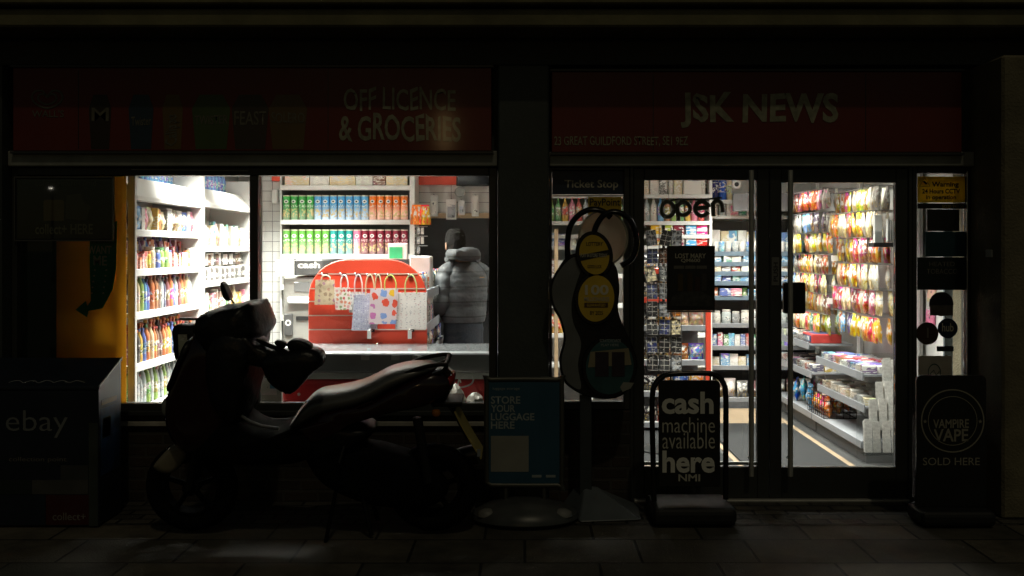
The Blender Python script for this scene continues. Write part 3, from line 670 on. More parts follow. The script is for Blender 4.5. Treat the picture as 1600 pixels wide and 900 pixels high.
# ------------------------------------------------------------------ red gift-bag stand (gondola) with side shelves
yr = 1.0
def rr(x0, x1, z0, z1, r, n=8):
    p = [(x0, z0), (x1, z0)]
    for i in range(n+1): a = math.pi/2*i/n; p.append((x1-r+r*math.cos(a), z1-r+r*math.sin(a)))
    for i in range(n+1): a = math.pi/2*(1+i/n); p.append((x0+r+r*math.cos(a), z1-r+r*math.sin(a)))
    return p
gx0, gx1 = X(482, yr), X(667, yr)
t = thing('gift_bag_stand', 'red slatted display stand with rounded top, hung with gift bags', 'display stand', ((gx0+gx1)/2, yr+.1, .03))
MB().prism(rr(gx0, gx1, .05, Z(405.5, yr), .29), yr, yr+.03).build('red_panel', red, t, bevel=.004)
rail = mat('pale_slat_rail', (.7, .6, .52), .35, .2)
for py in (428, 451, 471, 493, 515, 537.5):
    z = Z(py, yr); ins = .29-math.sqrt(max(0, .29**2-max(0, z-(Z(405.5, yr)-.29))**2)) if z > Z(405.5, yr)-.29 else 0
    MB().box(gx0+ins+.004, gx1-ins-.004, yr-.004, yr-.0008, z-.004, z+.004).build('slat_rail', rail, t)
MB().box(gx0+.03, gx1-.2, yr+.031, 2.9, .05, 1.2).build('white_core', white2, t)
for z, k in ((1.315, 0), (1.06, 1), (.84, 2)):
    s_ = MB().box(gx1-.19, gx1-.012, yr+.04, 2.9, z-.03, z).build('side_shelf', white, t, bevel=.003)
    MB().box(gx1-.011, gx1+.002, yr+.04, 2.9, z-.045, z+.03).build('price_rail', mat('pale_blue_rail', (.55, .6, .66), .35), s_, bevel=.002)
SG = 'small goods on the side shelves of the gift bag stand'
def side(z, seq, where): stock((gx1-.07, yr+.08), (gx1-.07, 2.85), z, seq, R(90), where, SG, 'the red panel')
side(1.316, [('box', 'white', None, (.5, .8, .8)), ('box', 'cream', None, (.4, .8, .9)), ('bottle', 'white', 'red', .7), ('bottle', 'green', 'white', .68), ('box', 'red', None, (.4, .8, .7)), ('bottle', 'sky blue', 'blue', .7)], 'upper side shelf')
side(1.061, [('bottle', 'white', 'white', .75), ('bottle', 'sky blue', 'white', .72), ('box', 'black', None, (.4, .8, .8)), ('bottle', 'white', 'pink', .78), ('box', 'pink', None, (.4, .8, .85))], 'middle side shelf')
side(.841, [('packet', 'cream', None, .9), ('packet', 'orange', None, .85), ('box', 'blue', None, (.5, .8, .9)), ('box', 'dark blue', None, (.5, .8, .8))], 'lower side shelf')
t = MB().box(X(640, 1.7), X(673, 1.7), 1.7, 1.9, 1.2, Z(400, 1.7)).build('till_printer', white, base=(X(656, 1.7), 1.8, 1.2), bevel=.01); tag(t, 'white till printer behind the rounded corner of the red stand', 'printer')
# hooks and gift bags
def hook(px, py, lab=None, ticket=False):
    x, z = X(px, yr), Z(py, yr)
    o = thing('display_hook', lab, 'hook', (x, yr-.005, z), 'display hooks on the red stand')
    m = MB(); m.box(x-.018, x+.018, yr-.012, yr-.005, z-.012, z+.014); m.build('bracket', black, o)
    m = MB(); m.tube([(x, yr-.012, z), (x, yr-.14, z+.004), (x, yr-.155, z+.02)], .004, 6); m.build('prong', steel, o)
    if ticket: MB().box(x-.014, x+.014, yr-.162, yr-.157, z-.05, z+.012).build('ticket', white, o)
for i, (px, py) in enumerate(((509, 430), (538, 430), (560, 430), (578, 431), (591, 431), (610, 431), (642, 431))):
    hook(px, py, f'black display hook, {ORD[i]} from the cash machine, holding gift bags')
for px, py, lab in ((582, 516, 'empty display hook under the flower gift bag, with price ticket'), (644, 516, 'empty display hook under the writing gift bag, with price ticket'), (594, 538, 'lowest empty display hook with price ticket near the freezer top')):
    hook(px, py, lab, True)
def gift_print(name, c0, cs, scale, thr, stripes=False):
    m, nt, b = newmat(name); L = nt.links.new
    tc = N(nt, 'ShaderNodeTexCoord'); vo = N(nt, 'ShaderNodeTexVoronoi'); vo.inputs['Scale'].default_value = scale; vo.inputs['Randomness'].default_value = .45
    mp = N(nt, 'ShaderNodeMapping'); mp.inputs['Scale'].default_value = (1, 0, 2.6 if stripes else 1); L(tc.outputs['Object'], mp.inputs[0])
    no = N(nt, 'ShaderNodeTexNoise'); no.inputs['Scale'].default_value = scale*2.2; L(mp.outputs[0], no.inputs['Vector'])
    av = N(nt, 'ShaderNodeVectorMath', operation='MULTIPLY_ADD'); L(no.outputs['Color'], av.inputs[0]); av.inputs[1].default_value = (.6/scale,)*3; L(mp.outputs[0], av.inputs[2])
    L(av.outputs[0], vo.inputs['Vector'])
    rp = N(nt, 'ShaderNodeValToRGB'); rp.color_ramp.interpolation = 'CONSTANT'
    for i, cc in enumerate(cs):
        e = rp.color_ramp.elements[i] if i < 2 else rp.color_ramp.elements.new(i/len(cs))
        e.position = i/len(cs); e.color = hexc(cc)
    sp = N(nt, 'ShaderNodeSeparateColor'); L(vo.outputs['Color'], sp.inputs[0]); L(sp.outputs[0], rp.inputs[0])
    st = N(nt, 'ShaderNodeMapRange'); st.inputs['From Min'].default_value = thr+.03; st.inputs['From Max'].default_value = thr; L(vo.outputs['Distance'], st.inputs['Value'])
    mx = N(nt, 'ShaderNodeMix', data_type='RGBA'); L(st.outputs[0], mx.inputs['Factor']); mx.inputs[6].default_value = hexc(c0); L(rp.outputs[0], mx.inputs[7])
    L(mx.outputs[2], b.inputs['Base Color']); b.inputs['Roughness'].default_value = .45
    return m
GB = [ # px box of the bag, y in front of panel, lean, print, handle colour, hook px, label
 (493, 437, 523, 476, .06, -.02, gift_print('floral_beige', '#d9c3a4', ['#c99a86', '#b98a9a', '#cdb79a', '#a98f77'], 26, .32), '#d8c6a8', 509, 'beige gift bag with small flowers, nearest the cash machine'),
 (521, 449, 546, 484, .05, .12, gift_print('floral_white', '#e6dcd4', ['#c7545c', '#d9a0a0', '#8a9a6a', '#d98a70'], 34, .36), '#e8e4e0', 538, 'white gift bag with red flowers and white looped handles'),
 (546, 456, 573, 488, .045, .0, gift_print('floral_grey', '#d8d4d2', ['#9a86a0', '#c08a94', '#8a94a0', '#c0a89a'], 40, .34), '#e6c8c8', 560, 'pale speckled gift bag with pink handles behind the others'),
 (554, 460, 584, 516, .07, -.07, gift_print('dotted_lilac', '#b4b4c6', ['#d8d8e4', '#9494b0', '#c6c6d8', '#a4a4c0'], 60, .3), '#d9c2a0', 578, 'lilac gift bag with tiny dots tucked behind the flower bag'),
 (570, 458, 592, 514, .06, -.05, gift_print('dotted_grey', '#c4c0c4', ['#e4dcdc', '#a8a0b0', '#d0c8d0', '#b0a8b8'], 60, .3), '#d9c2a0', 591, 'grey dotted gift bag half hidden by the flower bag'),
 (579, 451, 622, 506, .12, -.05, gift_print('big_flowers', '#d6c4c8', ['#e0b030', '#c070a8', '#7a94c8', '#d8503c'], 13, .33), '#c9d070', 610, 'pastel gift bag with big coloured flowers and yellow handles'),
 (618, 457, 667, 514, .10, .0, gift_print('written_white', '#e6ddd8', ['#b0606c', '#7a7a86', '#c08a90', '#9a9aa4'], 30, .17, True), '#c4d28a', 642, 'white gift bag with rows of small writing and green handles')]
for a, b2, c, d, dy, lean, pm, hc, hk, lab in GB:
    y = yr-dy; x0, x1, z1, z0 = X(a, y), X(c, y), Z(b2, y), Z(d, y); t_ = .018
    o = thing('gift_bag', lab, 'gift bag', ((x0+x1)/2, y, z0), 'gift bags on the red stand')
    h = z1-z0; m = MB(); sh = lean*h
    rs = []
    for k in range(6):
        v = k/5; tt = t_*(1-.75*v)+.002+rnd.uniform(0, .003); q = sh*(1-v)
        rs.append([(x0+q, y-tt, z0+v*h), ((x0+x1)/2+q, y-tt-.003*(1-v), z0+v*h+.0), (x1+q, y-tt, z0+v*h), (x1+q, y+tt, z0+v*h), ((x0+x1)/2+q, y+tt*.7, z0+v*h), (x0+q, y+tt, z0+v*h)])
    m.rings(rs).build('bag_body', pm, o)
    hm = mat('handle_'+hc[1:], hc, .5, noise=0)
    hx, hz = X(hk, y), Z(431, yr)+.004; wv = min((x1-x0)*.22, .042)
    for kk in (-1, 1):
        pts = smooth_path([(hx-wv, y+kk*.006, z1-.01), (hx-wv*.95, y+kk*.008, z1+(hz-z1)*.55), (hx-wv*.35, y+kk*.01, hz), (hx+wv*.35, y+kk*.01, hz), (hx+wv*.95, y+kk*.008, z1+(hz-z1)*.5), (hx+wv, y+kk*.006, z1-.01)], 5)
        MB().tube(pts, .0045, 6).build('handle', hm, o)

# ------------------------------------------------------------------ ice-cream chest freezer in the window
y0 = .3
fx0, fx1 = X(440, y0), -.1
t = thing('chest_freezer', 'red and white chest freezer standing under the window with grey top rail', 'freezer', ((fx0+fx1)/2, .6, .03))
MB().box(fx0, fx1, y0, .93, .08, Z(593, y0)).build('red_body', mat('freezer_red', (.58, .02, .025), .35, noise=.08), t, bevel=.03, bseg=3)
MB().box(fx0+.01, fx1-.01, y0+.004, .925, Z(592.5, y0), Z(583, y0)).build('white_band', white2, t)
MB().box(fx0-.14, fx1+.02, y0-.02, .945, Z(582.5, y0), Z(550.5, y0)).build('grey_rail', mat('freezer_grey', (.33, .34, .35), .4, noise=.08), t, bevel=.015, bseg=2)
MB().box(fx0+.02, fx1-.02, y0+.03, .9, Z(550, y0)+.001, Z(550, y0)+.006).build('glass_lid', ACRYL, t)
for k, (a, c) in enumerate(((565, 578), (612, 625), (645, 660))):
    MB().box(X(a, y0), X(c, y0), y0-.0235, y0-.0205, Z(562, y0), Z(555, y0)).build('price_sticker', paperw, t)
sw = [(716, 597), (722, 587), (734, 585), (740, 590), (736, 600), (722, 605), (716, 604)]
MB().tube([(X(a, y0), y0-.002, Z(c, y0)) for a, c in smooth_loop(sw, 4)], .006, 5, closed=True, flat=.4).build('swirl_mark', white2, t)
MB().tube([(X(a, y0), y0-.002, Z(c, y0)) for a, c in ((716, 590), (719, 594), (720, 598))], .005, 5, flat=.4).build('swirl_mark', white2, t)
MB().disc(X(467, y0), Z(616, y0), .011, .011, y0-.003, y0-.0005, 16).build('lock', white2, t)
t = thing('notice_board', 'white board of printed notices beside the freezer behind the glass', 'board', (X(424, .2), .22, .58))
MB().box(X(406, .2), X(440, .2), .2, .222, .58, Z(556, .2)).build('panel', mat('notice_card', (.5, .47, .4), .7), t)
MB().box(X(409, .2), X(432, .2), .196, .1995, Z(617, .2), Z(575, .2)).build('notice', PM['cover'], t).color = hexc('#cfc8b8')
MB().box(X(422, .2), X(431, .2), .192, .1955, Z(607, .2), Z(597, .2)).build('blue_seal', mat('blue_card', (.1, .25, .35), .6), t)
def crumple(lab, px0, px1, pyt, y, seed):
    r = random.Random(seed); x0, x1 = X(px0, y), X(px1, y); z0 = .56; h = Z(pyt, y)-z0; m = MB(); rs = []
    for j in range(9):
        v = j/8; rr_ = math.sin(math.pi*(.12+.86*v))**.6
        rs.append([((x0+x1)/2+(x1-x0)/2*rr_*math.cos(2*math.pi*i/16)*(1+r.uniform(-.1, .1)), y+.06*rr_*math.sin(2*math.pi*i/16)*(1+r.uniform(-.2, .2)), z0+h*v*(1+r.uniform(-.06, .06))) for i in range(16)])
    m.rings(rs); o = m.build('crumpled_bag', mat('crumpled_plastic', (.5, .46, .4), .35, noise=.2, ns=30, bump=.6, bs=50), base=((x0+x1)/2, y, z0), smooth=25); tag(o, lab, 'plastic bag')
MB_ = MB().box(X(690, .2), -.25, .105, .28, .54, .559).build('window_shelf', white2, base=(X(720, .2), .2, .54)); tag(MB_, 'white shelf board inside the window by the pillar', 'shelf')
crumple('pale crumpled plastic bag in the window behind the scooter tail', 693, 727, 601, .17, 3)
crumple('smaller pale crumpled plastic bag in the window next to the pillar', 727, 757, 614, .17, 4)

# ------------------------------------------------------------------ back wall behind the shopper
yw = 3.62
t = thing('accessory_wall', 'white slatted back wall with red header and dark cloth below', 'wall panel', (X(705, yw), yw+.1, .03))
MB().box(X(648.5, yw), X(775, yw), yw, yw+.03, Z(333, yw), 2.56).build('slat_board', slat, t)
MB().box(X(650, yw), X(713, yw), yw-.03, yw-.001, Z(289, yw), Z(262, yw)).build('header', red, t, bevel=.003)
MB().box(X(648.5, yw), X(775, yw), yw+.002, yw+.025, .03, Z(341, yw)).build('dark_cloth', mat('dark_cloth', (.008, .008, .009), .9, noise=.3), t)
MB().box(X(664, yw), X(775, yw), yw-.012, yw-.001, Z(341, yw)+.001, Z(333, yw)).build('wooden_batten', wood, t)
t = thing('wall_screen', 'black screen hanging over the dark doorway at the back', 'screen', (X(738, 3.5), 3.5, Z(294, 3.5)))
MB().box(X(713, 3.5), X(772, 3.5), 3.47, 3.51, Z(291, 3.5), Z(268, 3.5)).build('casing', black, t, bevel=.006)
MB().box(X(716, 3.5), X(769, 3.5), 3.467, 3.4695, Z(289, 3.5), Z(271, 3.5)).build('display', mat('screen_glass', (.006, .007, .01), .1, noise=0), t)
m = MB(); m.disc(X(719, 3.5), Z(300, 3.5), .052, .052, 3.46, 3.49, 28); t = m.build('round_sensor', mat('mirror_grey', (.3, .29, .27), .25, .5), base=(X(719, 3.5), 3.48, Z(308, 3.5)), bevel=.006); tag(t, 'round grey sensor below the black screen', 'sensor')
def acc(px0, py0, px1, py1, lab, cn, y=3.52):
    t = thing('accessory_pack', lab, 'accessory pack', (X((px0+px1)/2, y), y, Z(py1, y)), 'phone accessory packs on the back wall')
    MB().box(X(px0, y), X(px1, y), y, y+.02, Z(py1, y), Z(py0, y)).build('card', white, t, bevel=.004)
    o = MB().box(X(px0+2, y), X(px1-2, y), y-.012, y-.001, Z(py1-3, y), Z(py0+9, y)).build('blister', PM['cover'], t, bevel=.004); o.color = CC(cn)
    MB().tube([(X((px0+px1)/2, y), y+.095, Z(py0-1, y)), (X((px0+px1)/2, y), y-.03, Z(py0-1, y))], .004, 6).build('hook', black, t)
acc(672, 305, 684, 338, 'slim white accessory pack nearest the crisp shelving', 'white')
acc(697, 311, 713, 343, 'wide white accessory pack with a window under the round sensor', 'grey')
acc(716, 313, 726, 336, 'small pale accessory pack next to the wide one', 'clear')
acc(737, 305, 748, 338, 'slim white accessory pack nearest the pillar', 'white')
for i in range(5):
    px = 645+i*4.6; y = 3.2-.03*i
    o = place('bag%d' % (i % 3), (X(px+3, y), y, Z(320, y)), R(20), f'orange snack bag, {ORD[i]} of the bunch hanging beside the crisp tubes', 'orange bags beside the crisps', CC('orange' if i < 4 else 'yellow'), scale=(.7, 1, 1.1))
    o['category'] = 'snack bag'
for i in range(8):
    px, py, y = 648+(i % 3)*6, 356+(i//3)*15, 3.25
    o = place('pack', (X(px, y), y, Z(py+10, y)), 0, f'{("black","grey","white")[i%3]} hanging lighter pack, {ORD[i//3]} row, under the orange bags', 'lighter packs by the crisp shelving', CC(('black', 'grey', 'white')[i % 3]), scale=(.4, .3, 1.3))
t = thing('hook_rail', 'white upright hook rail carrying the orange bags and lighter packs', 'hook rail', (X(654, 3.3), 3.3, .03))
MB().box(X(644, 3.3), X(647.5, 3.3), 3.27, 3.3, .03, 2.5).build('post', white, t)
for py in (319, 354, 369, 384): MB().tube([(X(646, 3.27), 3.285, Z(py, 3.27)), (X(668, 3.2), 3.2, Z(py, 3.2))], .004, 6).build('prong', steel, t)
# ------------------------------------------------------------------ spirits shelving on the back wall
ys = 3.55
t = thing('spirit_shelving', 'white back-wall shelving of spirit bottles above small crisp packs', 'shelving', (1.0, 3.8, .03))
sx0, sx1 = .2, X(1109, ys)
MB().box(sx0, sx1, 3.98, 4.0, .03, 2.56).build('back_panel', white2, t)
for x in (sx0-.03, .66, sx1): MB().box(x, x+.03, ys+.02, 4.0, .03, 2.56).build('upright', white, t, bevel=.003)
ZS = [Z(303.5, ys), Z(345.5, ys), Z(366.5, ys), Z(384, ys), 1.4, 1.1, .8, .5]
for z in ZS:
    s_ = MB().box(sx0, sx1, ys+.012, 3.979, z-.026, z).build('shelf', white, t, bevel=.003)
    MB().box(sx0, sx1, ys, ys+.011, z-.04, z-.001).build('price_rail', white2, s_, bevel=.002)
LG2 = 'goods on the spirits shelving'
def sp(z, seq, where, x0=.24, x1=sx1-.02, y=ys+.07, **k): stock((x0, y), (x1, y), z, seq, 0, where, LG2, 'the pillar', **k)
sp(ZS[0]+.001, [('box', 'white', None, (1, 1, 1.1)), ('box', 'black', None, (.7, 1, 1.0)), ('spirit', 'white', 'white', .85), ('box', 'cream', None, (.9, 1, 1.2))], 'top spirits shelf')
sp(ZS[1]+.001, [('spirit', 'lime', 'yellow', .86), ('spirit', 'green', 'green', .86), ('spirit', 'yellow', 'white', .84), ('spirit', 'pink', 'black', .86), ('spirit', 'red', 'white', .82), ('spirit', 'clear', 'green', .86), ('spirit', 'white', 'red', .84),
    ('spirit', 'sky blue', 'white', .86), ('spirit', 'amber', 'black', .8)], 'bottle shelf')
SM = [('yellow', 1018), ('lime', 1036), ('maroon', 1054), ('sky blue', 1073), ('red', 1090)]
for r_, z in enumerate((ZS[2], ZS[3])):
    for i, (cn, px) in enumerate(SM):
        o = place('pack', (X(px+8, ys-.03), ys-.02+.07, z+.001), 0, f'{cn} small crisp pack, {ORD[i]} from the window edge, {("upper","lower")[r_]} shelf below the bottles', 'small crisp packs', CC(cn), scale=(1.5, 1, 2.0 if r_ == 0 else 1.9))
sp(ZS[3]+.001, [('box', 'sky blue', None, (.8, 1, .8)), ('box', 'blue', None, (.9, 1, .7)), ('box', 'white', None, (.8, 1, .7))], 'shelf under the crisp packs', x1=.6, gap=.01)
sp(ZS[4]+.001, [('box', 'brown', None, (.8, 1, 1)), ('box', 'white', None, (.9, 1, .9)), ('bottle', 'sky blue', 'white', 1)], 'fifth spirits shelf', x1=.6)
sp(ZS[5]+.001, [('packet', 'yellow', None, 1), ('box', 'cream', None, (.9, 1, .9))], 'sixth spirits shelf', x1=.6)
sp(ZS[6]+.001, [('crisps', 'yellow', None, 1), ('packet', 'orange', None, 1)], 'seventh spirits shelf', x1=.6)
o = MB().box(X(866, 3.2), X(872, 3.2), 3.2, 3.24, .03, Z(358, 3.2)).build('wooden_post', wood, base=(X(869, 3.2), 3.22, .03), bevel=.004); tag(o, 'narrow wooden post seen past the curved sign stand', 'post')

# upper right corner boxes, bottles and dummy camera on top of the chiller
yk = 3.72
ck = thing('chiller', 'open grey chiller shelving packed with cans, tubs and packs at the back', 'chiller', (2.4, 3.95, .03))
kx0, kx1 = X(1113, yk), 2.98
MB().box(kx0, kx1, 4.05, 4.08, .03, 1.95).build('back_panel', mat('chiller_dark', (.06, .06, .065), .5), ck)
for x in (kx0-.03, kx1+.001): MB().box(x, x+.03, yk, 4.08, .03, 1.97).build('side_panel', greym, ck, bevel=.004)
KZ = [Z(394, yk), Z(410, yk), Z(425, yk), Z(440, yk), Z(463, yk), Z(506, yk), Z(541, yk), Z(572, yk), Z(622, yk)]
railc = mat('chiller_rail', (.16, .22, .28), .35, .1, noise=.2, ns=14)
for i, z in enumerate(KZ):
    s_ = MB().box(kx0+.001, kx1-.001, yk+.012, 4.049, z-.02, z).build('shelf', greym, ck, bevel=.003)
    MB().box(kx0+.001, kx1-.001, yk, yk+.011, z-.04, z+.006).build('price_rail', railc if i < 5 else greym, s_, bevel=.002)
MB().box(kx0-.03, kx1+.03, yk-.02, 4.08, .03, .09).build('plinth', mat('plinth_grey', (.1, .1, .105), .5), ck)
MB().box(kx0-.03, kx1+.03, yk+.06, 4.08, 1.971, 2.0).build('top_panel', white, ck)
LK = 'goods in the chiller'
def kk(i, seq, where, y=yk+.06, **a): stock((kx0+.01, y), (kx1-.02, y), KZ[i]+.001, seq, 0, where+' of the chiller', LK, 'the red post', **a)
kk(0, [('can', 'white', None, .95), ('can', 'sky blue', None, .95), ('can', 'white', None, .95), ('can', 'clear', None, .95)], 'top shelf')
kk(0, [('box', 'white', None, (.9, 1, 1.4)), ('box', 'cream', None, (.8, 1, 1.3)), ('box', 'sky blue', None, (.8, 1, 1.35))], 'back row, top shelf', y=yk+.16)
kk(1, [('pack', 'sky blue', None, 1.3), ('pack', 'teal', None, 1.3), ('pack', 'white', None, 1.35), ('pack', 'sky blue', None, 1.3)], 'second shelf')
kk(2, [('pack', 'cream', None, 1.2), ('pack', 'grey', None, 1.3), ('pack', 'red', None, 1.25), ('pack', 'white', None, 1.3)], 'third shelf')
kk(3, [('pack', 'sky blue', None, 1.25), ('pack', 'blue', None, 1.25), ('pack', 'teal', None, 1.25)], 'fourth shelf')
kk(4, [('tin', 'orange', None, .85), ('pack', 'blue', None, 1.5), ('pack', 'pink', None, 1.6), ('tin', 'lime', None, .85), ('pack', 'sky blue', None, 1.5), ('pack', 'white', None, 1.6)], 'fifth shelf')
kk(5, [('jar', 'white', 'white', 1.15), ('jar', 'clear', 'white', 1.2), ('jar', 'grey', 'white', 1.1)], 'sixth shelf')
kk(6, [('box', 'blue', None, (.5, 1, .8)), ('box', 'red', None, (.5, 1, .85)), ('box', 'green', None, (.5, 1, .7)), ('box', 'sky blue', None, (.6, 1, .8)), ('box', 'white', None, (.5, 1, .7))], 'seventh shelf')
kk(7, [('box', 'cream', None, (.8, 1, .6)), ('box', 'sky blue', None, (.9, 1, .75)), ('box', 'white', None, (.8, 1, .75))], 'eighth shelf')
kk(8, [('packet', 'brown', None, (1, 1, 1.1)), ('packet', 'white', None, (1, 1, 1.2)), ('packet', 'grey', None, 1.1)], 'bottom shelf')
stock((kx0+.01, yk+.12), (X(1160, yk), yk+.12), 2.001, [('spirit', 'white', 'white', .95), ('spirit', 'clear', 'red', .95), ('box', 'white', None, (.9, 1, .9)), ('spirit', 'cream', 'white', .9)], 0, 'on top of the chiller', 'bottles on top of the chiller', 'the red post')
o = thing('high_shelf', 'short white high shelf carrying champagne bottles and white cartons', 'shelf', (2.3, 3.9, Z(312, 3.7)))
MB().box(X(1112, 3.7), 3.04, 3.72, 4.08, Z(318, 3.7), Z(312, 3.7)).build('board', white, o, bevel=.003)
MB().box(X(1146, 3.66), 3.04, 3.66, 3.71, Z(330, 3.7), Z(302, 3.7)).build('front_panel', greym, o, bevel=.003)
zt = Z(312, 3.7)+.001
for i, (px, cn, cap, s_) in enumerate(((1103, 'black', 'grey', 1.05), (1117, 'dark blue', 'black', 1.05), (1129, 'blue', 'dark blue', 1.1), (1140, 'cream', 'white', .9))):
    if i == 0: place('spirit', (X(px, 3.7), 3.75, ZS[0]+.001), 0, 'black champagne bottle on the end of the top spirits shelf', 'champagne bottles', CC(cn), [CC(cap)], s_)
    else: place('spirit', (X(px, 3.8), 3.8, zt), 0, f'{cn} tall bottle, {ORD[i]} from the white carton on the high shelf', 'champagne bottles', CC(cn), [CC(cap)], s_)
o = MB().box(X(1070, 3.5), X(1098, 3.5), 3.57, 3.8, ZS[0]+.001, Z(282, 3.5)).build('white_carton', PM['plain'], base=(X(1084, 3.5), 3.7, ZS[0]), bevel=.004); o.color = CC('white'); tag(o, 'large plain white carton on the top spirits shelf above the open sign', 'carton')
o = thing('security_camera', 'white round security camera on the high shelf by the door handle', 'camera', (X(1151, 3.64), 3.65, Z(294, 3.64)))
MB().disc(X(1151, 3.6), Z(288, 3.6), .045, .045, 3.6, 3.66, 24).build('housing', white, o, bevel=.008)
MB().disc(X(1151, 3.6), Z(288, 3.6), .022, .022, 3.592, 3.599, 20).build('lens', black, o)
for i, cn in enumerate(('pink', 'teal', 'white')):
    b2 = place('box', (X(1153+i*13, 3.64), 3.82, 1.972+.03), 0, f'{cn} box, {ORD[i]} along the chiller top under the grey panel', 'boxes on the chiller top', CC(cn), scale=(.8, .8, .65))
    b2['category'] = 'box'

# ------------------------------------------------------------------ postcard spinner and snack stand behind the first door
yp = 1.5
sxm = X(1037, yp)
t = thing('card_spinner', 'black wire spinner rack of postcards just inside the first door', 'rack', (sxm, yp, .03))
MB().tube([(sxm, yp, .06), (sxm, yp, Z(352, yp))], .012, 8).build('pole', blackmetal, t)
MB().lathe([(0, 0), (.2, 0), (.2, .02), (.02, .03), (0, .03)], 24, (sxm, yp, .031)).build('base', blackmetal, t, smooth=40)
m = MB()
for px in (1009, 1027, 1028.5, 1045, 1046.5, 1062):
    m.tube([(X(px, yp), yp-.1, Z(585, yp)), (X(px, yp), yp-.1, Z(356, yp))], .0025, 5)
for r_ in range(8):
    zz = Z(372+r_*29, yp); m.tube([(X(1009, yp), yp-.11, zz), (X(1062, yp), yp-.11, zz)], .0022, 5)
m.build('wire_frame', blackmetal, t)
CP = ['brown', 'black', 'grey', 'dark blue', 'cream', 'grey', 'black', 'amber']
cardp = MB().box(-.043, .043, -.002, .002, 0, .125).build('postcard', PM['card'], base=(0, 0, 0)); PROTO['card'] = (cardp, []); cardp['_free'] = True; cardp['category'] = 'postcard'
for r_ in range(8):
    for c_ in range(3):
        px = 1017+c_*18; py = 384+r_*27.5
        place('card', (X(px, yp), yp-.095+rnd.uniform(-.01, .01), Z(py, yp)), rnd.uniform(-.25, .25), f'printed postcard in the {ORD[r_]} row, {ORD[c_]} column of the wire spinner', 'postcards in the spinner', hexc(PAL[rnd.choice(CP)]), tilt=(R(rnd.uniform(-22, -6)), rnd.uniform(-.25, .25) if r_ < 3 else rnd.uniform(-.06, .06)))
yn = 2.35
t = thing('snack_stand', 'snack display stand with a bright red end post, behind the postcards', 'display stand', (X(1075, yn), yn+.2, .03))
MB().box(X(1102.5, yn), X(1110.5, yn), yn-.02, yn+.02, .03, Z(400, yn)).build('red_post', red, t, bevel=.004)
MB().box(X(1000, yn), X(1102, yn), yn+.38, yn+.4, .03, Z(405, yn)).build('back_panel', mat('stand_back', (.05, .05, .05), .6), t)
NZ = [Z(420, yn), Z(465, yn), Z(509, yn), Z(563, yn), Z(612, yn), Z(660, yn)]
for z in NZ:
    s_ = MB().box(X(1000, yn), X(1102, yn), yn+.002, yn+.379, z-.02, z).build('shelf', white2, t, bevel=.003)
    MB().box(X(1000, yn), X(1102, yn), yn-.012, yn+.001, z-.045, z+.004).build('price_rail', red if z in (NZ[0], NZ[1]) else greym, s_, bevel=.002)
for i, z in enumerate(NZ):
    for j, (px, cn) in enumerate(((1016, 'black'), (1041, ('black', 'brown', 'amber', 'brown', 'amber', 'red')[i]), (1066, ('black', 'brown', 'cream', 'amber', 'blue', 'yellow')[i]), (1090, ('red', 'brown', 'cream', 'sky blue', 'orange', 'white')[i]))):
        o = place('crisps', (X(px, yn), yn+.08, z+.001), rnd.uniform(-.1, .1), f'{cn} crisp bag, {ORD[3-j]} from the red post, {ORD[i]} shelf from the top', 'crisp bags on the snack stand', CC(cn), scale=(.9, .9, .72))

# ------------------------------------------------------------------ sweet racks along the other side wall
XR, XF = 3.0, 2.58
peg = mat('shade_grey_pegboard', (.4, .39, .37), .5, noise=.1)  # white board greyed for the shade between the bag rows
def sweet_rack(lab, y0, y1):
    t = thing('sweet_rack', lab, 'sweet rack', (XR-.2, (y0+y1)/2, .03), 'white sweet racks along the wall')
    MB().box(XR, XR+.02, y0, y1, .03, 2.45).build('peg_panel', peg, t)
    for y in (y0, y1-.03): MB().box(XR-.035, XR-.001, y, y+.03, .03, 2.45).build('upright', white, t, bevel=.004)
    b2 = MB().box(XF-.03, XR-.036, y0+.001, y1-.001, .14, .2).build('base_shelf', greym, t, bevel=.004)
    MB().box(XF+.01, XR-.036, y0+.002, y1-.002, .03, .139).build('kick_board', mat('kick_grey', (.1, .1, .1), .5), t)
    return t
ya0, ya1, yb0, yb1 = 2.36, 3.66, 1.05, 2.34
ra = sweet_rack('white pegboard sweet rack at the far end of the side wall', ya0, ya1)
rb = sweet_rack('white pegboard sweet rack nearest the open door glass', yb0, yb1)
def tray(t, z, y0, y1, xf, lab=None):
    s_ = MB().box(xf+.004, XR-.04, y0, y1, z-.02, z).build('tray', greym, t, bevel=.003)
    MB().box(xf-.008, xf+.003, y0, y1, z-.05, z+.012).build('price_rail', greym, s_, bevel=.002)
    m = MB(); m.add([(xf, y0, z+.013), (xf, y1, z+.013), (xf-.025, y1, z+.085), (xf-.025, y0, z+.085), (xf+.003, y0, z+.013), (xf+.003, y1, z+.013), (xf-.022, y1, z+.085), (xf-.022, y0, z+.085)], [(0, 1, 2, 3), (7, 6, 5, 4), (0, 4, 5, 1), (1, 5, 6, 2), (2, 6, 7, 3), (3, 7, 4, 0)]); m.build('acrylic_front', ACRYL, s_)
tray(rb, .70, yb0+.03, yb1-.05, XF); tray(rb, .455, yb0+.03, yb1-.05, XF+.01)
tray(ra, .80, ya0+.1, ya1-.1, XF-.02); tray(ra, .55, ya0+.02, ya1-.1, XF-.02)
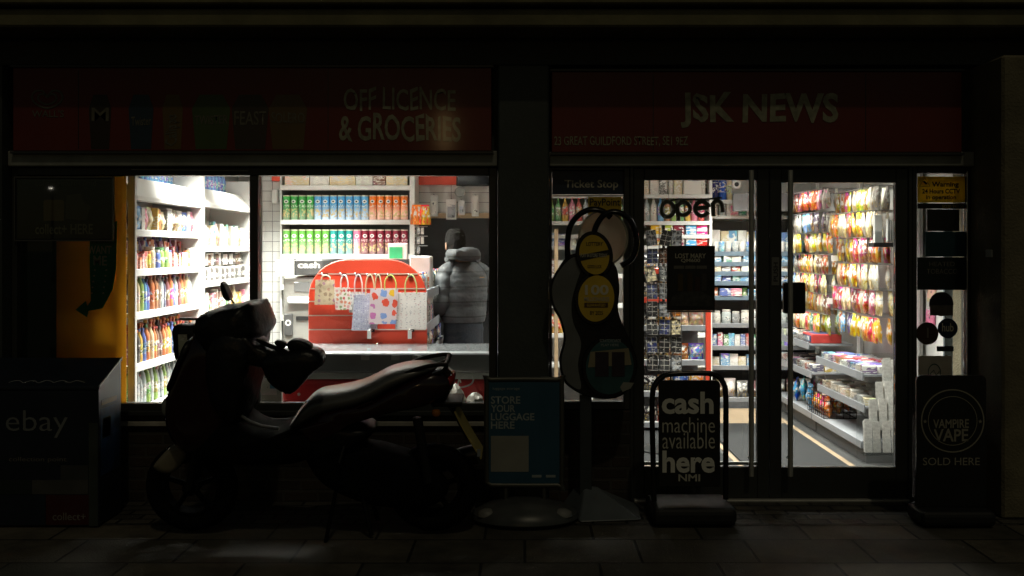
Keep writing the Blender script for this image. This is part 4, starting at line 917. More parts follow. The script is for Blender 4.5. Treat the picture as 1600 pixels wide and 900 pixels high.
rowsA = [(2.2, ['white', 'pink', 'red', 'red', 'red', 'red', 'maroon', 'red', 'grey'], 'top'), (1.99, ['grey', 'dark blue', 'dark blue', 'black', 'sky blue', 'sky blue', 'clear', 'white', 'white'], 'second'),
         (1.8, ['orange', 'yellow', 'cream', 'yellow', 'cream', 'amber', 'yellow', 'cream', 'white'], 'third'), (1.6, ['amber', 'brown', 'yellow', 'cream', 'cream', 'yellow', 'orange', 'amber', 'grey'], 'fourth'),
         (1.42, ['cream', 'amber', 'cream', 'yellow', 'brown', 'orange', 'cream', 'sky blue', 'white'], 'fifth'), (1.24, ['brown', 'cream', 'yellow', 'amber', 'cream', 'yellow', 'cream', 'white', 'maroon'], 'sixth'),
         (1.06, ['lime', 'yellow', 'teal', 'yellow', 'orange', 'cream', 'orange', 'cream', 'white'], 'lowest')]
rowsB = [(2.14, ['grey', 'white', 'black', 'cream', 'brown', 'lime', 'cream', 'yellow', 'red', 'orange', 'amber'], 'top'), (1.95, ['white', 'cream', 'white', 'orange', 'yellow', 'amber', 'cream', 'orange', 'orange', 'cream'], 'second'),
         (1.74, ['orange', 'brown', 'amber', 'cream', 'red', 'orange', 'orange', 'yellow', 'amber', 'orange'], 'third'), (1.53, ['white', 'cream', 'red', 'cream', 'orange', 'white', 'orange', 'red', 'orange', 'cream'], 'fourth'),
         (1.33, ['cream', 'pink', 'red', 'cream', 'red', 'maroon', 'cream', 'red', 'maroon', 'red'], 'fifth'), (1.12, ['yellow', 'orange', 'orange', 'purple', 'cream', 'yellow', 'blue', 'sky blue', 'red', 'teal'], 'lowest')]
def soft(cn): return tuple(a*.85+b2*.15 for a, b2 in zip(CC(cn), (.8, .5, .26, 1)))
hkm = mat('hook_steel', (.5, .5, .5), .3, .9)
for rack, rows, y0, y1, nm, hh in ((ra, rowsA, ya0, ya1, 'far', 1.0), (rb, rowsB, yb0, yb1, 'near', 1.12)):
    for z, cols, rn in rows:
        cols = [c_ for k_, c_ in enumerate(cols) for _ in range(2 if k_ % 5 < 2 else 1)]; n = len(cols); sp_ = (y1-y0-.08)/n
        cut = rnd.randint(2, n-3); o1, o2 = rnd.uniform(-.03, .03), rnd.uniform(-.05, .04)
        m = MB()
        for i, cn in enumerate(cols):
            y = y0+.06+sp_*(i+.5); ln = .30+(o1 if i < cut else o2)
            m.tube([(XR-.001, y, z+.002), (XR-ln-.02, y, z+.006)], .0035, 5)
            for b_i in range(2 if i % 3 == 0 else 1):
                x = XR-ln+.035+b_i*.07+rnd.uniform(-.008, .008)
                o = place('bag%d' % rnd.randint(0, 2), (x, y+rnd.uniform(-.006, .006), z), R(-90)+rnd.uniform(-.14, .14), f'{cn} sweet bag {("in front","tucked behind")[b_i]}, {ORD[i]} hook from the door, {rn} row, {nm} rack',
                          f'sweet bags hanging on the {nm} rack', soft(cn), scale=(rnd.uniform(.66, .84), .95, hh*rnd.uniform(.94, 1.04)), tilt=(R(rnd.uniform(-4, 6)), R(rnd.uniform(-4, 4))))
        m.build('hook_wire', hkm, rack)
# things in the trays
TG = 'goods in the trays under the sweets'
def trayfill(z, y0, y1, xf, seq, where):
    k = 0
    for r_ in range(3):
        stock((xf+.06+r_*.12, y0), (xf+.06+r_*.12, y1), z+.001, seq[r_:]+seq[:r_], R(-90), f'{ORD[r_]} line of the {where}', TG, 'the door', gap=.006)
trayfill(.70, yb0+.05, yb1-.08, XF, [('pack', 'purple', None, (1.4, 1.3, 1.2)), ('pack', 'white', None, (1.4, 1.3, 1.1)), ('pack', 'blue', None, (1.4, 1.3, 1.2)), ('pack', 'purple', None, (1.4, 1.3, 1.15)), ('pack', 'white', None, (1.4, 1.3, 1.0)), ('pack', 'red', None, (1.4, 1.3, 1.2)), ('pack', 'red', None, (1.4, 1.3, 1.3))], 'upper near tray')
trayfill(.455, yb0+.05, yb1-.08, XF+.01, [('pack', 'cream', None, (1.3, 1.2, 1.1)), ('pack', 'white', None, (1.3, 1.2, 1.3)), ('pack', 'grey', None, (1.3, 1.2, 1.2)), ('pack', 'white', None, (1.3, 1.2, 1.5)), ('pack', 'brown', None, (1.3, 1.2, 1.0))], 'lower near tray')
trayfill(.80, ya0+.5, ya1-.12, XF-.02, [('pack', 'grey', None, 1.2), ('pack', 'black', None, 1.3), ('pack', 'cream', None, 1.2)], 'upper far tray')
trayfill(.55, ya0+.05, ya1-.12, XF-.02, [('pack', 'dark blue', None, 1.4), ('pack', 'red', None, 1.3), ('pack', 'white', None, 1.2), ('pack', 'black', None, 1.4), ('pack', 'maroon', None, 1.3)], 'lower far tray')
o = thing('chocolate_box', 'large red and dark blue chocolate box lying on the upper far tray', 'box', (2.7, 2.62, .801))
MB().box(2.59, 2.86, 2.48, 2.78, .802, .885).build('carton', mat('chocolate_red', (.5, .05, .04), .4), o, bevel=.006)
m = MB(); m.box(2.583, 2.589, 2.5, 2.76, .815, .87); m.build('front_label', mat('dark_blue_card', (.05, .06, .16), .4), o)
m = MB(); m.box(2.578, 2.582, 2.53, 2.62, .825, .862); m.build('white_window', white2, o)
m = MB(); m.box(2.578, 2.582, 2.65, 2.74, .825, .862); m.build('white_window', white2, o)
m = MB(); m.box(2.62, 2.83, 2.5, 2.76, .8855, .8875); m.build('top_label', mat('dark_blue_card', (.05, .06, .16), .4), o)
t = thing('wire_basket', 'dark wire basket full of orange packets on the base shelf', 'basket', (2.66, 2.25, .201))
m = MB(); bx0, bx1, by0, by1, bz0, bz1 = 2.56, 2.84, 2.02, 2.5, .203, .40
for k in range(5): z = bz0+(bz1-bz0)*k/4; m.tube([(bx0, by0, z), (bx1, by0, z), (bx1, by1, z), (bx0, by1, z)], .004, 5, closed=True)
for k in range(9): y = by0+(by1-by0)*k/8; m.tube([(bx0, y, bz0), (bx0, y, bz1)], .003, 5)
for k in range(6): x = bx0+(bx1-bx0)*k/5; m.tube([(x, by0, bz0), (x, by0, bz1)], .003, 5)
m.build('wire_grille', blackmetal, t)
for i in range(6):
    for r_ in range(3):
        o = place('packet', (2.62+r_*.08, by0+.06+i*.074, .206+r_*.03), R(-90)+rnd.uniform(-.2, .2), f'orange packet, {ORD[i]} from the door, {ORD[r_]} line, in the wire basket', 'orange packets in the basket', CC('orange'), scale=(.62, 1.1, .95))
for i in range(7):
    place('packet', (2.62+(i % 3)*.1, 2.62+(i//3)*.22, .206+.04*(i % 2)), R(-90)+rnd.uniform(-.5, .5), f'{("sky blue","red","white")[i%3]} packet, {ORD[i]} of the loose pile beyond the wire basket', 'loose packets on the far base shelf', CC(('sky blue', 'red', 'white')[i % 3]), scale=(1.1, 1.2, 1.3))
# clip-on label strips
for i, (px0, py0, px1, py1, y) in enumerate(((1299, 399, 1345, 408, 2.3), (1292, 466, 1345, 475, 2.3))):
    o = MB().box(X(px0, y), X(px1, y), y, y+.003, Z(py1, y), Z(py0, y)).build('label_strip', paperw, base=(X(px0, y), y, Z(py1, y))); tag(o, ('upper', 'lower')[i]+' white label strip sticking out between the two sweet racks', 'label strip')
# acrylic card holders by the glass
yl = .66
def leaflet(px, py0, w_, py1, y, k, lab, grp):
    o = thing('leaflet_pocket', lab, 'leaflet holder', (X(px, y), y, Z(py1, y)), grp)
    x0, x1 = X(px-w_/2, y), X(px+w_/2, y); z0, z1 = Z(py1, y), Z(py0, y)
    lm = mat('leaflet_paper_%d' % (k % 3), [(.8, .78, .74), (.68, .66, .62), (.82, .79, .74)][k % 3], .6, noise=.25, ns=45)
    for q in range(3):
        dx = rnd.uniform(-.006, .006)
        MB().add([(x0+.004+dx, y+.004+q*.009, z0+.003), (x1-.004+dx, y+.004+q*.009, z0+.003), (x1-.004+dx, y+.03+q*.009, z1-q*.008), (x0+.004+dx, y+.03+q*.009, z1-q*.008),
                  (x0+.004+dx, y+.006+q*.009, z0+.003), (x1-.004+dx, y+.006+q*.009, z0+.003), (x1-.004+dx, y+.032+q*.009, z1-q*.008), (x0+.004+dx, y+.032+q*.009, z1-q*.008)],
                 [(0, 1, 2, 3), (7, 6, 5, 4), (0, 4, 5, 1), (1, 5, 6, 2), (2, 6, 7, 3), (3, 7, 4, 0)]).build('leaflet', lm, o)
    MB().box(x0, x1, y-.006, y-.002, z0-.004, z0+(z1-z0)*.45).build('acrylic_front', ACRYL, o)
    return o
k = 0
for tier, (py1, py0, pxs, yy) in enumerate(((708, 657, (1358, 1372, 1387, 1401), yl-.06), (673, 622, (1367, 1381, 1395), yl), (642, 596, (1376, 1390, 1402), yl+.06), (612, 560, (1388, 1401), yl+.12))):
    for j, px in enumerate(pxs):
        leaflet(px, py0+rnd.uniform(-2, 3), 13.5, py1, yy, k, f'white leaflet pocket, {ORD[j]} from the mat, {("bottom","second","third","top")[tier]} tier of the leaflet stand', 'leaflet pockets behind the door glass'); k += 1
t = thing('leaflet_stand', 'stepped clear stand holding white leaflets at the end of the sweet rack', 'stand', (X(1385, yl), yl+.05, .03))
m = MB()
for tier, (py, yy) in enumerate(((709, yl-.06), (674, yl), (643, yl+.06), (613, yl+.12))): MB().box(X(1350+tier*9, yy), X(1409, yy), yy-.004, yy+.055, Z(py, yy)-.012, Z(py, yy)-.004).build('step', ACRYL, t)
MB().box(X(1352, yl), X(1412, yl), yl+.18, yl+.19, .05, Z(556, yl)).build('back_plate', ACRYL, t)
MB().box(X(1350, yl), X(1412, yl), yl-.1, yl+.2, .031, .05).build('base', greym, t, bevel=.004)
yq = 1.0
t = thing('card_holder', 'clear card holder with black base fixed to the near sweet rack', 'holder', (X(1384, yq), yq, Z(387, yq)))
MB().box(X(1364, yq), X(1404, yq), yq-.02, yq+.1, Z(386, yq), Z(379, yq)).build('base', black, t, bevel=.004)
MB().box(X(1366, yq), X(1402, yq), yq, yq+.004, Z(379, yq), Z(360, yq)).build('acrylic_front', ACRYL, t)
MB().box(X(1368, yq), X(1379, yq), yq+.01, yq+.05, Z(379, yq), Z(336, yq)).build('card', white, t)
for i in range(4):
    MB().box(X(1388+i*3.4, yq), X(1390+i*3.4, yq), yq+.01, yq+.05, Z(378, yq), Z(342+i*1.5, yq)).build('card', paperw, t)
o = MB().box(X(1369, .9), X(1402, .9), .9, .93, Z(470, .9), Z(450, .9)).build('clear_bin', ACRYL, base=(X(1385, .9), .9, Z(470, .9)), bevel=.004); tag(o, 'small clear plastic bin in front of the near sweet rack', 'bin')
# items seen through the narrow pane on the right
def side_card(y0_, y1_, z0_, z1_, lab, cn):
    o = MB().box(3.03, 3.045, y0_, y1_, z0_, z1_).build('wall_card', PM['cover'], base=(3.04, (y0_+y1_)/2, z0_), bevel=.002); o.color = CC(cn); tag(o, lab, 'card', 'cards on the side wall')
side_card(.95, 1.02, 1.62, 1.78, 'small red and white card on the side wall, topmost seen through the narrow pane', 'pink')
side_card(.86, 1.0, 1.26, 1.5, 'cream printed card on the side wall beside the round stickers', 'cream')
side_card(.88, 1.02, .98, 1.2, 'pale pink card on the side wall above the paper notice', 'pink')
o = MB().box(X(1468, .5), X(1520, .5), .42, .44, .62, 1.93).build('grey_panel', mat('cold_grey_panel', (.16, .2, .22), .6, noise=.3, ns=4), base=(X(1485, .5), .43, .62)); tag(o, 'grey blue back panel closing off the narrow pane by the pier', 'panel')
# ------------------------------------------------------------------ posters, stickers and signs on the glass
yo = .012
navy = mat('navy_print', (.02, .035, .07), .45, noise=.2)
darkp = mat('dark_poster', (.022, .022, .022), .4, noise=.3, ns=9)
paleink = mat('pale_ink', (.55, .52, .42), .6, noise=.1)
greyink = mat('grey_ink', (.16, .15, .13), .6, noise=.2)
yel = translucent(mat('yellow_print', (.8, .6, .04), .5, noise=.08), .6)
yelpay = translucent(mat('yellow_pay_print', (.6, .42, .03), .5, noise=.08), .12)
yel2 = mat('golden_print', (.75, .5, .04), .5, noise=.12)
blk = mat('black_ink', (.01, .01, .01), .6, noise=0)
def panel(name, lab, cat, px0, py0, px1, py1, y, m, t_=.004, part='panel', bevel=0):
    o = thing(name, lab, cat, (X((px0+px1)/2, y), y, Z(py1, y)))
    MB().box(X(px0, y), X(px1, y), y, y+t_, Z(py1, y), Z(py0, y)).build(part, m, o, bevel=bevel)
    return o
# yellow vinyl behind the first pane, green arrow
vin = mat('yellow_vinyl', (.8, .44, .06), .5, noise=.15, ns=4)
translucent(vin, .45, (.85, .58, .13))
o = panel('window_vinyl', 'yellow vinyl backing covering the end of the wide window', 'vinyl', 26.5, 274.5, 197, 630, .062, vin, .004)
MB().box(X(26.5, .06), X(88, .06), .0585, .0605, Z(630, .06), Z(375, .06)).build('dark_strip', mat('dark_green_mottle', (.02, .045, .03), .5, noise=.5, ns=5), o)  # mottled dark green strip over one end of the vinyl
ar = [(140, 360), (172, 350), (183, 345), (181, 420), (176, 452), (160, 482), (138, 486), (136, 496), (118, 484), (134, 470), (136, 478), (142, 470), (140, 420)]
MB().prism([(X(a, .055), Z(c, .055)) for a, c in ar], .0555, .058).build('green_arrow', translucent(mat('green_vinyl', (.03, .34, .17), .5, noise=.2), .3), o)
text('WANT', 137, 384, 174, 397, .053, paleink, o, .015, .06); text('ME', 146, 400, 167, 415, .053, paleink, o, .015, .06)
for k in range(5):
    for px in (148, 166): MB().disc(X(px-k*1.2, .053), Z(422+k*9, .053), .006, .006, .0535, .0553, 10).build('arrow_dot', paleink, o)
o = panel('collection_poster', 'dark framed parcel collection poster on the glass beside the yellow vinyl', 'poster', 25, 277, 178, 376, -.012, darkp, .012)
m = MB(); frame_rect(m, 24, 179, 276, 377, .008, .008, .008, .008, -.02, -.0125); m.build('frame', mat('poster_frame', (.12, .12, .11), .4, .3), o)
MB().box(X(27, -.02), X(176, -.02), -.0195, -.0165, Z(373, -.02), Z(280, -.02)).build('glass_cover', GLASS, o)
text('collect+ HERE', 55, 350, 145, 366, -.0145, paleink, o, .01); text('collect.return+send', 55, 282, 150, 290, -.0145, greyink, o)
m = MB(); m.prism(rr(X(68, -.014), X(100, -.014), Z(345, -.014), Z(312, -.014), .02), -.0145, -.0125); m.build('parcel_picture', wood, o)
m = MB(); m.prism([(X(a, -.014), Z(c, -.014)) for a, c in ((102, 342), (104, 305), (126, 302), (132, 318), (142, 322), (134, 344))], -.0145, -.0125); m.build('bag_picture', greyink, o)
# ticket stop, yellow pay sign
o = panel('ticket_sticker', 'dark blue ticket stop sticker across the top of the narrow pane', 'sticker', 863, 266, 974.5, 303.5, .03, navy, .006)
text('Ticket Stop', 882, 281, 966, 297, .0275, paleink, o, .015)
MB().box(X(863, .03), X(974, .03), .03, .036, Z(307, .03), Z(304.2, .03)).build('white_edge', white, o)
o = panel('payment_sign', 'yellow payment sign hanging in the narrow pane below the ticket sticker', 'sign', 919, 307.5, 971, 345, .03, yelpay, .006)
text('PayPoint', 921.5, 310, 969, 325, .0275, blk, o, .015)
# open sign
oy = .12
t = thing('open_sign', 'unlit black neon style open sign hanging inside the first door', 'sign', (X(1081, oy), oy, Z(345, oy)))
def P(px, py, y=oy): return (X(px, y), y, Z(py, y))
def arc(cx, cy, rx, ry, a0, a1, n=18): return [P(cx+rx*math.cos(R(a0+(a1-a0)*i/n)), cy-ry*math.sin(R(a0+(a1-a0)*i/n))) for i in range(n+1)]
r_ = .0155
def letter(*paths):
    m = MB()
    for p in paths: m.tube(p, r_, 8)
    m.build('letter_tube', blackmetal, t, smooth=40)
letter(arc(1043, 327, 10, 12, 0, 360)); letter(arc(1068, 326, 10, 10, -170, 190), [P(1058, 318), P(1060, 345)])
letter([P(1086, 326), P(1107, 324)], arc(1097, 326, 11, 11, 10, 330)); letter([P(1115, 338), P(1114, 317)], arc(1121, 322, 7, 8, 160, 0)+[P(1129, 332)])
m = MB(); m.tube([P(1034, 316), P(1060, 311), P(1095, 312), P(1128, 309)], .007, 6); m.build('back_bar', blackmetal, t)
m = MB(); m.tube([P(1045, 313), (X(1045, oy), oy, Z(276, oy))], .0015, 5); m.tube([P(1118, 311), (X(1118, oy), oy, Z(276, oy))], .0015, 5); m.build('hanging_wire', blackmetal, t)
# vape poster on first door
o = panel('vape_poster', 'black vape advert poster stuck on the first door glass', 'poster', 1042, 384, 1117, 485, .024, darkp, .006)
text('LOST MARY', 1055, 396, 1103, 403.5, .0215, paleink, o, .02); text('QM600', 1064, 402.5+1.5, 1094, 410.5, .0215, paleink, o, .02)
for k in range(3): MB().prism(rr(X(1053+k*17.7, .022), X(1069+k*17.7, .022), Z(420, .022), Z(415, .022), .004, 3), .0215, .0235).build('badge', greyink, o)
for k, (px, hc, tp) in enumerate(((1063, '#4a3c1c', 428), (1078, '#40301c', 426), (1090, '#3a2620', 432), (1100, '#3c3935', 428))):
    MB().prism(rr(X(px-4, .022), X(px+4, .022), Z(455, .022), Z(tp, .022), .008, 4), .0205, .0235).build('vape_picture', mat('vape_'+hc[1:], hc, .4), o)
MB().prism([(X(a, .022), Z(c, .022)) for a, c in ((1046, 478), (1050, 464), (1064, 456), (1096, 455), (1112, 464), (1114, 479))], .0215, .0236).build('rock_picture', mat('rock_print', (.05, .05, .045), .6, noise=.6, ns=30), o)
MB().box(X(1042, .02), X(1117, .02), .022, .0245, Z(488, .02), Z(485.3, .02)).build('bottom_strip', greyink, o)
# right narrow pane
o = panel('warning_sign', 'yellow warning sign about security cameras at the top of the narrow pane', 'sign', 1434, 276, 1508, 316, .03, yel, .006)
text('Warning', 1456, 284, 1498, 294, .0275, blk, o, .03); text('24 Hours CCTV', 1441, 295, 1500, 302.5, .0275, blk, o, .03); text('in operation', 1447, 305, 1494, 313.5, .0275, blk, o, .03)
tri = [(1445, 277.5), (1437, 291), (1453, 291)]
MB().tube([(X(a, .027), .0275, Z(c, .027)) for a, c in tri], .0022, 4, closed=True).build('triangle', blk, o)
MB().prism([(X(a, .027), Z(c, .027)) for a, c in ((1442, 284), (1444, 282.5), (1449, 286.5), (1447, 288.5))], .026, .0275).build('camera_symbol', blk, o)
MB().box(X(1434, .03), X(1508, .03), .03, .036, Z(326, .03), Z(318, .03)).build('black_strip', blk, o); text('SO20 942 58', 1472, 320, 1506, 325, .0275, yel, o, .01)
panel('dark_notice', 'square black notice in the narrow pane below the warning sign', 'notice', 1449, 327, 1499, 361, .03, darkp, .006)
panel('blue_notice', 'dark teal notice in the narrow pane under the square black one', 'notice', 1446, 362, 1508, 401, .028, mat('teal_print', (.015, .06, .08), .5, noise=.3, ns=6), .006)
o = panel('tobacco_sign', 'black tobacco sign band across the middle of the narrow pane', 'sign', 1433.5, 402, 1508, 453, .03, mat('black_green', (.012, .02, .02), .4), .006)
text('HEATED', 1452, 409, 1492, 416, .0275, greyink, o, .005); text('TOBACCO', 1448, 420, 1496, 428, .0275, greyink, o, .005)
def sticker(lab, px, py, r, c, extra=None, y=.03):
    o = thing('round_sticker', lab, 'sticker', (X(px, y), y, Z(py+r, y)), 'round stickers on the narrow pane')
    MB().disc(X(px, y), Z(py, y), r*S(y), r*S(y), y, y+.004, 36).build('disc', c, o)
    return o
o = sticker('black round sticker with pale lower half, highest of the three', 1471, 475, 19, mat('sticker_dark', (.015, .014, .018), .4))
MB().box(X(1453, .028), X(1489, .028), .0265, .0285, Z(493, .028), Z(477, .028)).build('pale_half', mat('sticker_pale', (.09, .08, .07), .5, noise=.4, ns=20), o)
o = sticker('dark blue round parcel hub sticker beside the pier', 1481, 513, 15.5, navy); text('hub', 1472, 505, 1490, 518, .027, paleink, o, .01); text('PARCEL', 1474, 501, 1489, 504, .027, greyink, o)
o = sticker('dark brown round drinks sticker nearest the door frame', 1449, 521, 17.5, mat('sticker_brown', (.05, .022, .012), .4, noise=.5, ns=12), y=.026)
MB().box(X(1448.6, .022), X(1451.2, .022), .0235, .0255, Z(528, .022), Z(512, .022)).build('bottle_picture', greyink, o); text('SOLD HERE', 1440, 531, 1459, 535, .0232, greyink, o)
MB2 = panel('small_notice', 'small blue notice under the parcel hub sticker', 'notice', 1464, 541, 1490, 549, .03, navy, .004); text('CONTACTLESS', 1466, 542.5, 1488, 547.5, .0275, greyink, MB2)
o = panel('paper_notice', 'white paper notice with an oval emblem above the vape board', 'notice', 1435, 556, 1487, 592, .03, translucent(mat('notice_paper', (.5, .47, .4), .7, noise=.12), .3), .004)
m = MB(); m.annulus(X(1460, .028), Z(582, .028), 9*S(.03), 10.2*S(.03), .0275, .0295, 36, ez=1.35); m.build('oval_ring', mat('dark_green_ink', (.02, .07, .06), .6), o)
m = MB(); m.tube([(X(1453, .027), .0275, Z(585, .027)), (X(1459, .027), .0275, Z(578, .027)), (X(1463, .027), .0275, Z(586, .027)), (X(1468, .027), .0275, Z(580, .027))], .003, 5); m.build('emblem', mat('dark_green_ink', (.02, .07, .06), .6), o)
# small alarm call point on the pier side
o = MB().box(X(1518, 0)-.012, X(1518, 0)-.0005, -.3, -.22, Z(402, -.2), Z(390, -.2)).build('door_bell', white2, base=(X(1518, 0), -.26, Z(402, -.2)), bevel=.003); tag(o, 'small pale bell button on the inner side of the rendered pier', 'bell')

# ------------------------------------------------------------------ free-standing signs on the pavement
yA = -.45
def PP(px, py, y): return (X(px, y), Z(py, y))
bfr = mat('sign_grey_frame', (.10, .10, .085), .4, .5, noise=.15)
t = thing('luggage_sign', 'blue luggage storage sign in a grey frame on a round water base', 'pavement sign', (X(820, yA), yA, .008))
x0, x1, z0, z1 = X(757, yA), X(881, yA), Z(762, yA), Z(590, yA)
m = MB(); m.box(x0+.026, x1-.026, yA, yA+.02, z0+.026, z1-.026); m.build('poster_panel', mat('luggage_blue', (.025, .09, .15), .35, noise=.1), t)
m = MB(); r2 = .014
m.tube(smooth_path([(x0+r2, yA+.008, z0+.03), (x0+r2, yA+.008, z1-.04), (x0+.04, yA+.008, z1-r2), (x1-.04, yA+.008, z1-r2), (x1-r2, yA+.008, z1-.04), (x1-r2, yA+.008, z0+.03), (x1-.04, yA+.008, z0+r2), (x0+.04, yA+.008, z0+r2)], 4)+[(x0+r2, yA+.008, z0+.03)], .016, 8); m.build('frame', bfr, t, smooth=50)
ink2 = mat('pale_blue_ink', (.33, .38, .38), .6)
for s_, a, c, d, e in (('STORE', 767, 619, 813, 631), ('YOUR', 767, 632.5, 805, 644), ('LUGGAGE', 767, 645.5, 835, 657), ('HERE', 767, 658.5, 804, 670)): text(s_, a, c, d, e, yA-.002, ink2, t, .02)
MB().box(X(767, yA), X(826, yA), yA-.002, yA-.0004, Z(737, yA), Z(681, yA)).build('white_square', mat('pale_square', (.3, .3, .26), .6), t)
text('luggage storage', 770, 605, 812, 610, yA-.002, ink2, t); 
for a in (831, 853): MB().box(X(a, yA), X(a+15, yA), yA-.002, yA-.0004, Z(746, yA), Z(742, yA)).build('app_badge', ink2, t)
for px in (790, 850): MB().tube([(X(px, yA), yA+.015, z0+.01), (X(px, yA), yA+.015, .12)], .014, 8).build('leg', bfr, t, smooth=50)
basem = mat('grey_water_base', (.07, .075, .075), .35, noise=.25, ns=8)
MB().lathe([(0, .001), (.26, 0), (.29, .02), (.285, .05), (.2, .1), (.08, .13), (0, .132)], 36, (X(820, yA), yA, .009), sx=1.12, sy=.8).build('water_base', basem, t, smooth=50)
for sx in (-1, 1): MB().lathe([(0, .0), (.05, .004), (.045, .03), (.02, .045), (0, .047)], 20, (X(820, yA)+sx*.225, yA-.1, .055), sx=1.2).build('filler_cap', mat('pale_cap', (.2, .2, .19), .5), t, smooth=50)

# curved lottery stand
yL = -.3
blackg = mat('gloss_black_plastic', (.01, .01, .011), .25)
t = thing('lottery_stand', 'curvy black lottery advert stand with crossed hoops and three oval posters', 'advert stand', (X(925, yL), yL, .008))
body = [(892, 398), (872, 420), (860, 446), (862, 476), (874, 500), (881, 530), (874, 562), (880, 594), (900, 612), (928, 622), (962, 622), (984, 606), (994, 574), (990, 545), (977, 515), (966, 485), (968, 448), (960, 412), (930, 395)]
MB().prism([PP(a, c, yL) for a, c in smooth_loop(body, 4)], yL, yL+.07).build('back_shell', blackg, t, bevel=.006)
side_ = [(892, 404), (874, 423), (863, 447), (865, 474), (877, 498), (884, 530), (877, 562), (883, 592), (900, 607), (908, 604), (903, 570), (908, 535), (896, 505), (893, 475), (900, 445), (908, 420), (905, 404)]
MB().prism([PP(a, c, yL) for a, c in smooth_loop(side_, 4)], yL-.012, yL-.0005).build('grey_side', mat('stand_grey', (.16, .17, .17), .45, noise=.2), t, bevel=.002)
def oval(px, py, rx, ry, rot, c, nm):
    s = S(yL)
    MB().disc(X(px, yL), Z(py, yL), (rx+6)*s, (ry+6)*s, yL-.03, yL-.0125, 44, rot).build('oval_rim', blackg, t, bevel=.005)
    o = MB().disc(X(px, yL), Z(py, yL), rx*s, ry*s, yL-.034, yL-.0305, 44, rot).build('oval_poster', c, t)
    return o
yv = yL-.036
oval(952, 572, 37, 43, R(-8), mat('teal_oval', (.03, .10, .11), .4, noise=.35, ns=8), 'low')
MB().prism([PP(a, c, yL) for a, c in ((922, 549), (981, 543), (986, 569), (918, 573))], yv, yv+.0015).build('cream_card', mat('cream_card', (.3, .26, .16), .6, noise=.2), t)
for a, c in ((930, 951), (956, 976)): MB().box(X(a, yv), X(c, yv), yv-.0015, yv-.0002, Z(588, yv), Z(550, yv)).build('dark_picture', mat('dark_picture', (.03, .02, .03), .5, noise=.5, ns=18), t)
text('SCRATCHCARDS', 937, 530, 970, 535, yv-.001, ink2, t, .01); text('PLAY HERE', 939, 537, 967, 541, yv-.001, ink2, t, .01)
MB().prism([PP(a, c, yL) for a, c in ((968, 604), (973, 596), (990, 597), (984, 606), (972, 611))], yv, yv+.0015).build('pale_corner', mat('pale_square', (.3, .3, .26), .6), t)
oval(931, 466, 28, 36, R(-6), yel2, 'mid')
text('100', 914, 445, 951, 461, yv, mat('pale_yellow_ink', (.75, .7, .55), .5), t, .03); text('MILLIONAIRES', 913, 464, 952, 471, yv, paleink, t, .02); MB().box(X(913, yv), X(950, yv), yv, yv+.0012, Z(480.5, yv), Z(473, yv)).build('brown_strip', mat('brown_ink', (.1, .05, .015), .5), t)
text('GUARANTEED', 917, 474.5, 946, 479, yv-.0008, yel2, t, .01); text('BY 2025', 922, 486, 942, 492, yv, blk, t, .01)
oval(928, 398, 23, 31, R(10), yel2, 'top')
MB().prism([PP(a, c, yL) for a, c in ((904, 399), (951, 390), (952, 398), (905, 408))], yv, yv+.0012).build('black_strip', blk, t)
text('PLAY IN STORE TODAY', 907, 396, 949, 402, yv-.001, paleink, t, .02); text('LOTTERY', 916, 378, 942, 384, yv, blk, t, .01); text('GOOD LUCK', 918, 414, 940, 419, yv, blk, t, .01)
# crossed hoops
def hoop(pts, nm, dy):
    MB().tube([(X(q.x, yL), yL+dy, Z(q.y, yL)) for q in smooth_path([(a, c, 0) for a, c in pts], 6)], .019, 10, flat=1.5).build('hoop', blackg, t, smooth=50)
hoop([(888, 412), (887, 380), (892, 352), (907, 334), (925, 327), (942, 330), (955, 340)], 'a', .02)
hoop([(926, 372), (932, 352), (944, 336), (962, 331), (981, 341), (992, 362), (994, 385), (986, 405), (970, 415)], 'b', -.005)
bz = mat('bronze_plastic', (.6, .5, .4), .3, noise=.15)
translucent(bz, .8, (.9, .82, .7))
MB().lathe([(0, -.012), (.1, -.008), (.148, .0), (.152, .006), (.148, .012), (.1, .02), (0, .024)], 40).build('amber_disc', bz, t, smooth=50)
dsc = [c for c in kids(t) if c.name.startswith('amber_disc')][0]
for v in dsc.data.vertices:
    v.co = v.co+base_of(t); x, y, z = v.co; v.co = (x*1.02+X(943, yL), yL+.05+z, Z(372, yL)+y*1.12)
    v.co = v.co-base_of(t)
m = MB(); m.annulus(X(943, yL), Z(372, yL), .147, .158, yL+.03, yL+.048, 48, ez=1.12); m.build('disc_rim', mat('bright_rim', (.5, .46, .4), .25, .7), t)
MB().box(X(906, yL), X(925, yL), yL+.02, yL+.05, .06, Z(618, yL)).build('pole', mat('stand_pole_grey', (.045, .055, .06), .4), t, bevel=.004)
m = MB(); y0_, y1_ = -.52, -.12
m.add([(X(878, -.3), y1_, .01), (X(905, -.5), y0_, .01), (X(1003, -.5), y0_+.05, .01), (X(1005, -.3), y1_+.02, .01), (X(896, -.2), y1_+.0, .12), (X(915, -.3), y1_-.14, .17), (X(935, -.3), y1_-.12, .16), (X(935, -.2), y1_+.01, .12)],
      [(0, 3, 2, 1), (4, 5, 6, 7), (0, 1, 5, 4), (1, 2, 6, 5), (2, 3, 7, 6), (3, 0, 4, 7)]); m.build('foot', mat('stand_blue_grey', (.12, .14, .155), .4), t, bevel=.012, bseg=2)

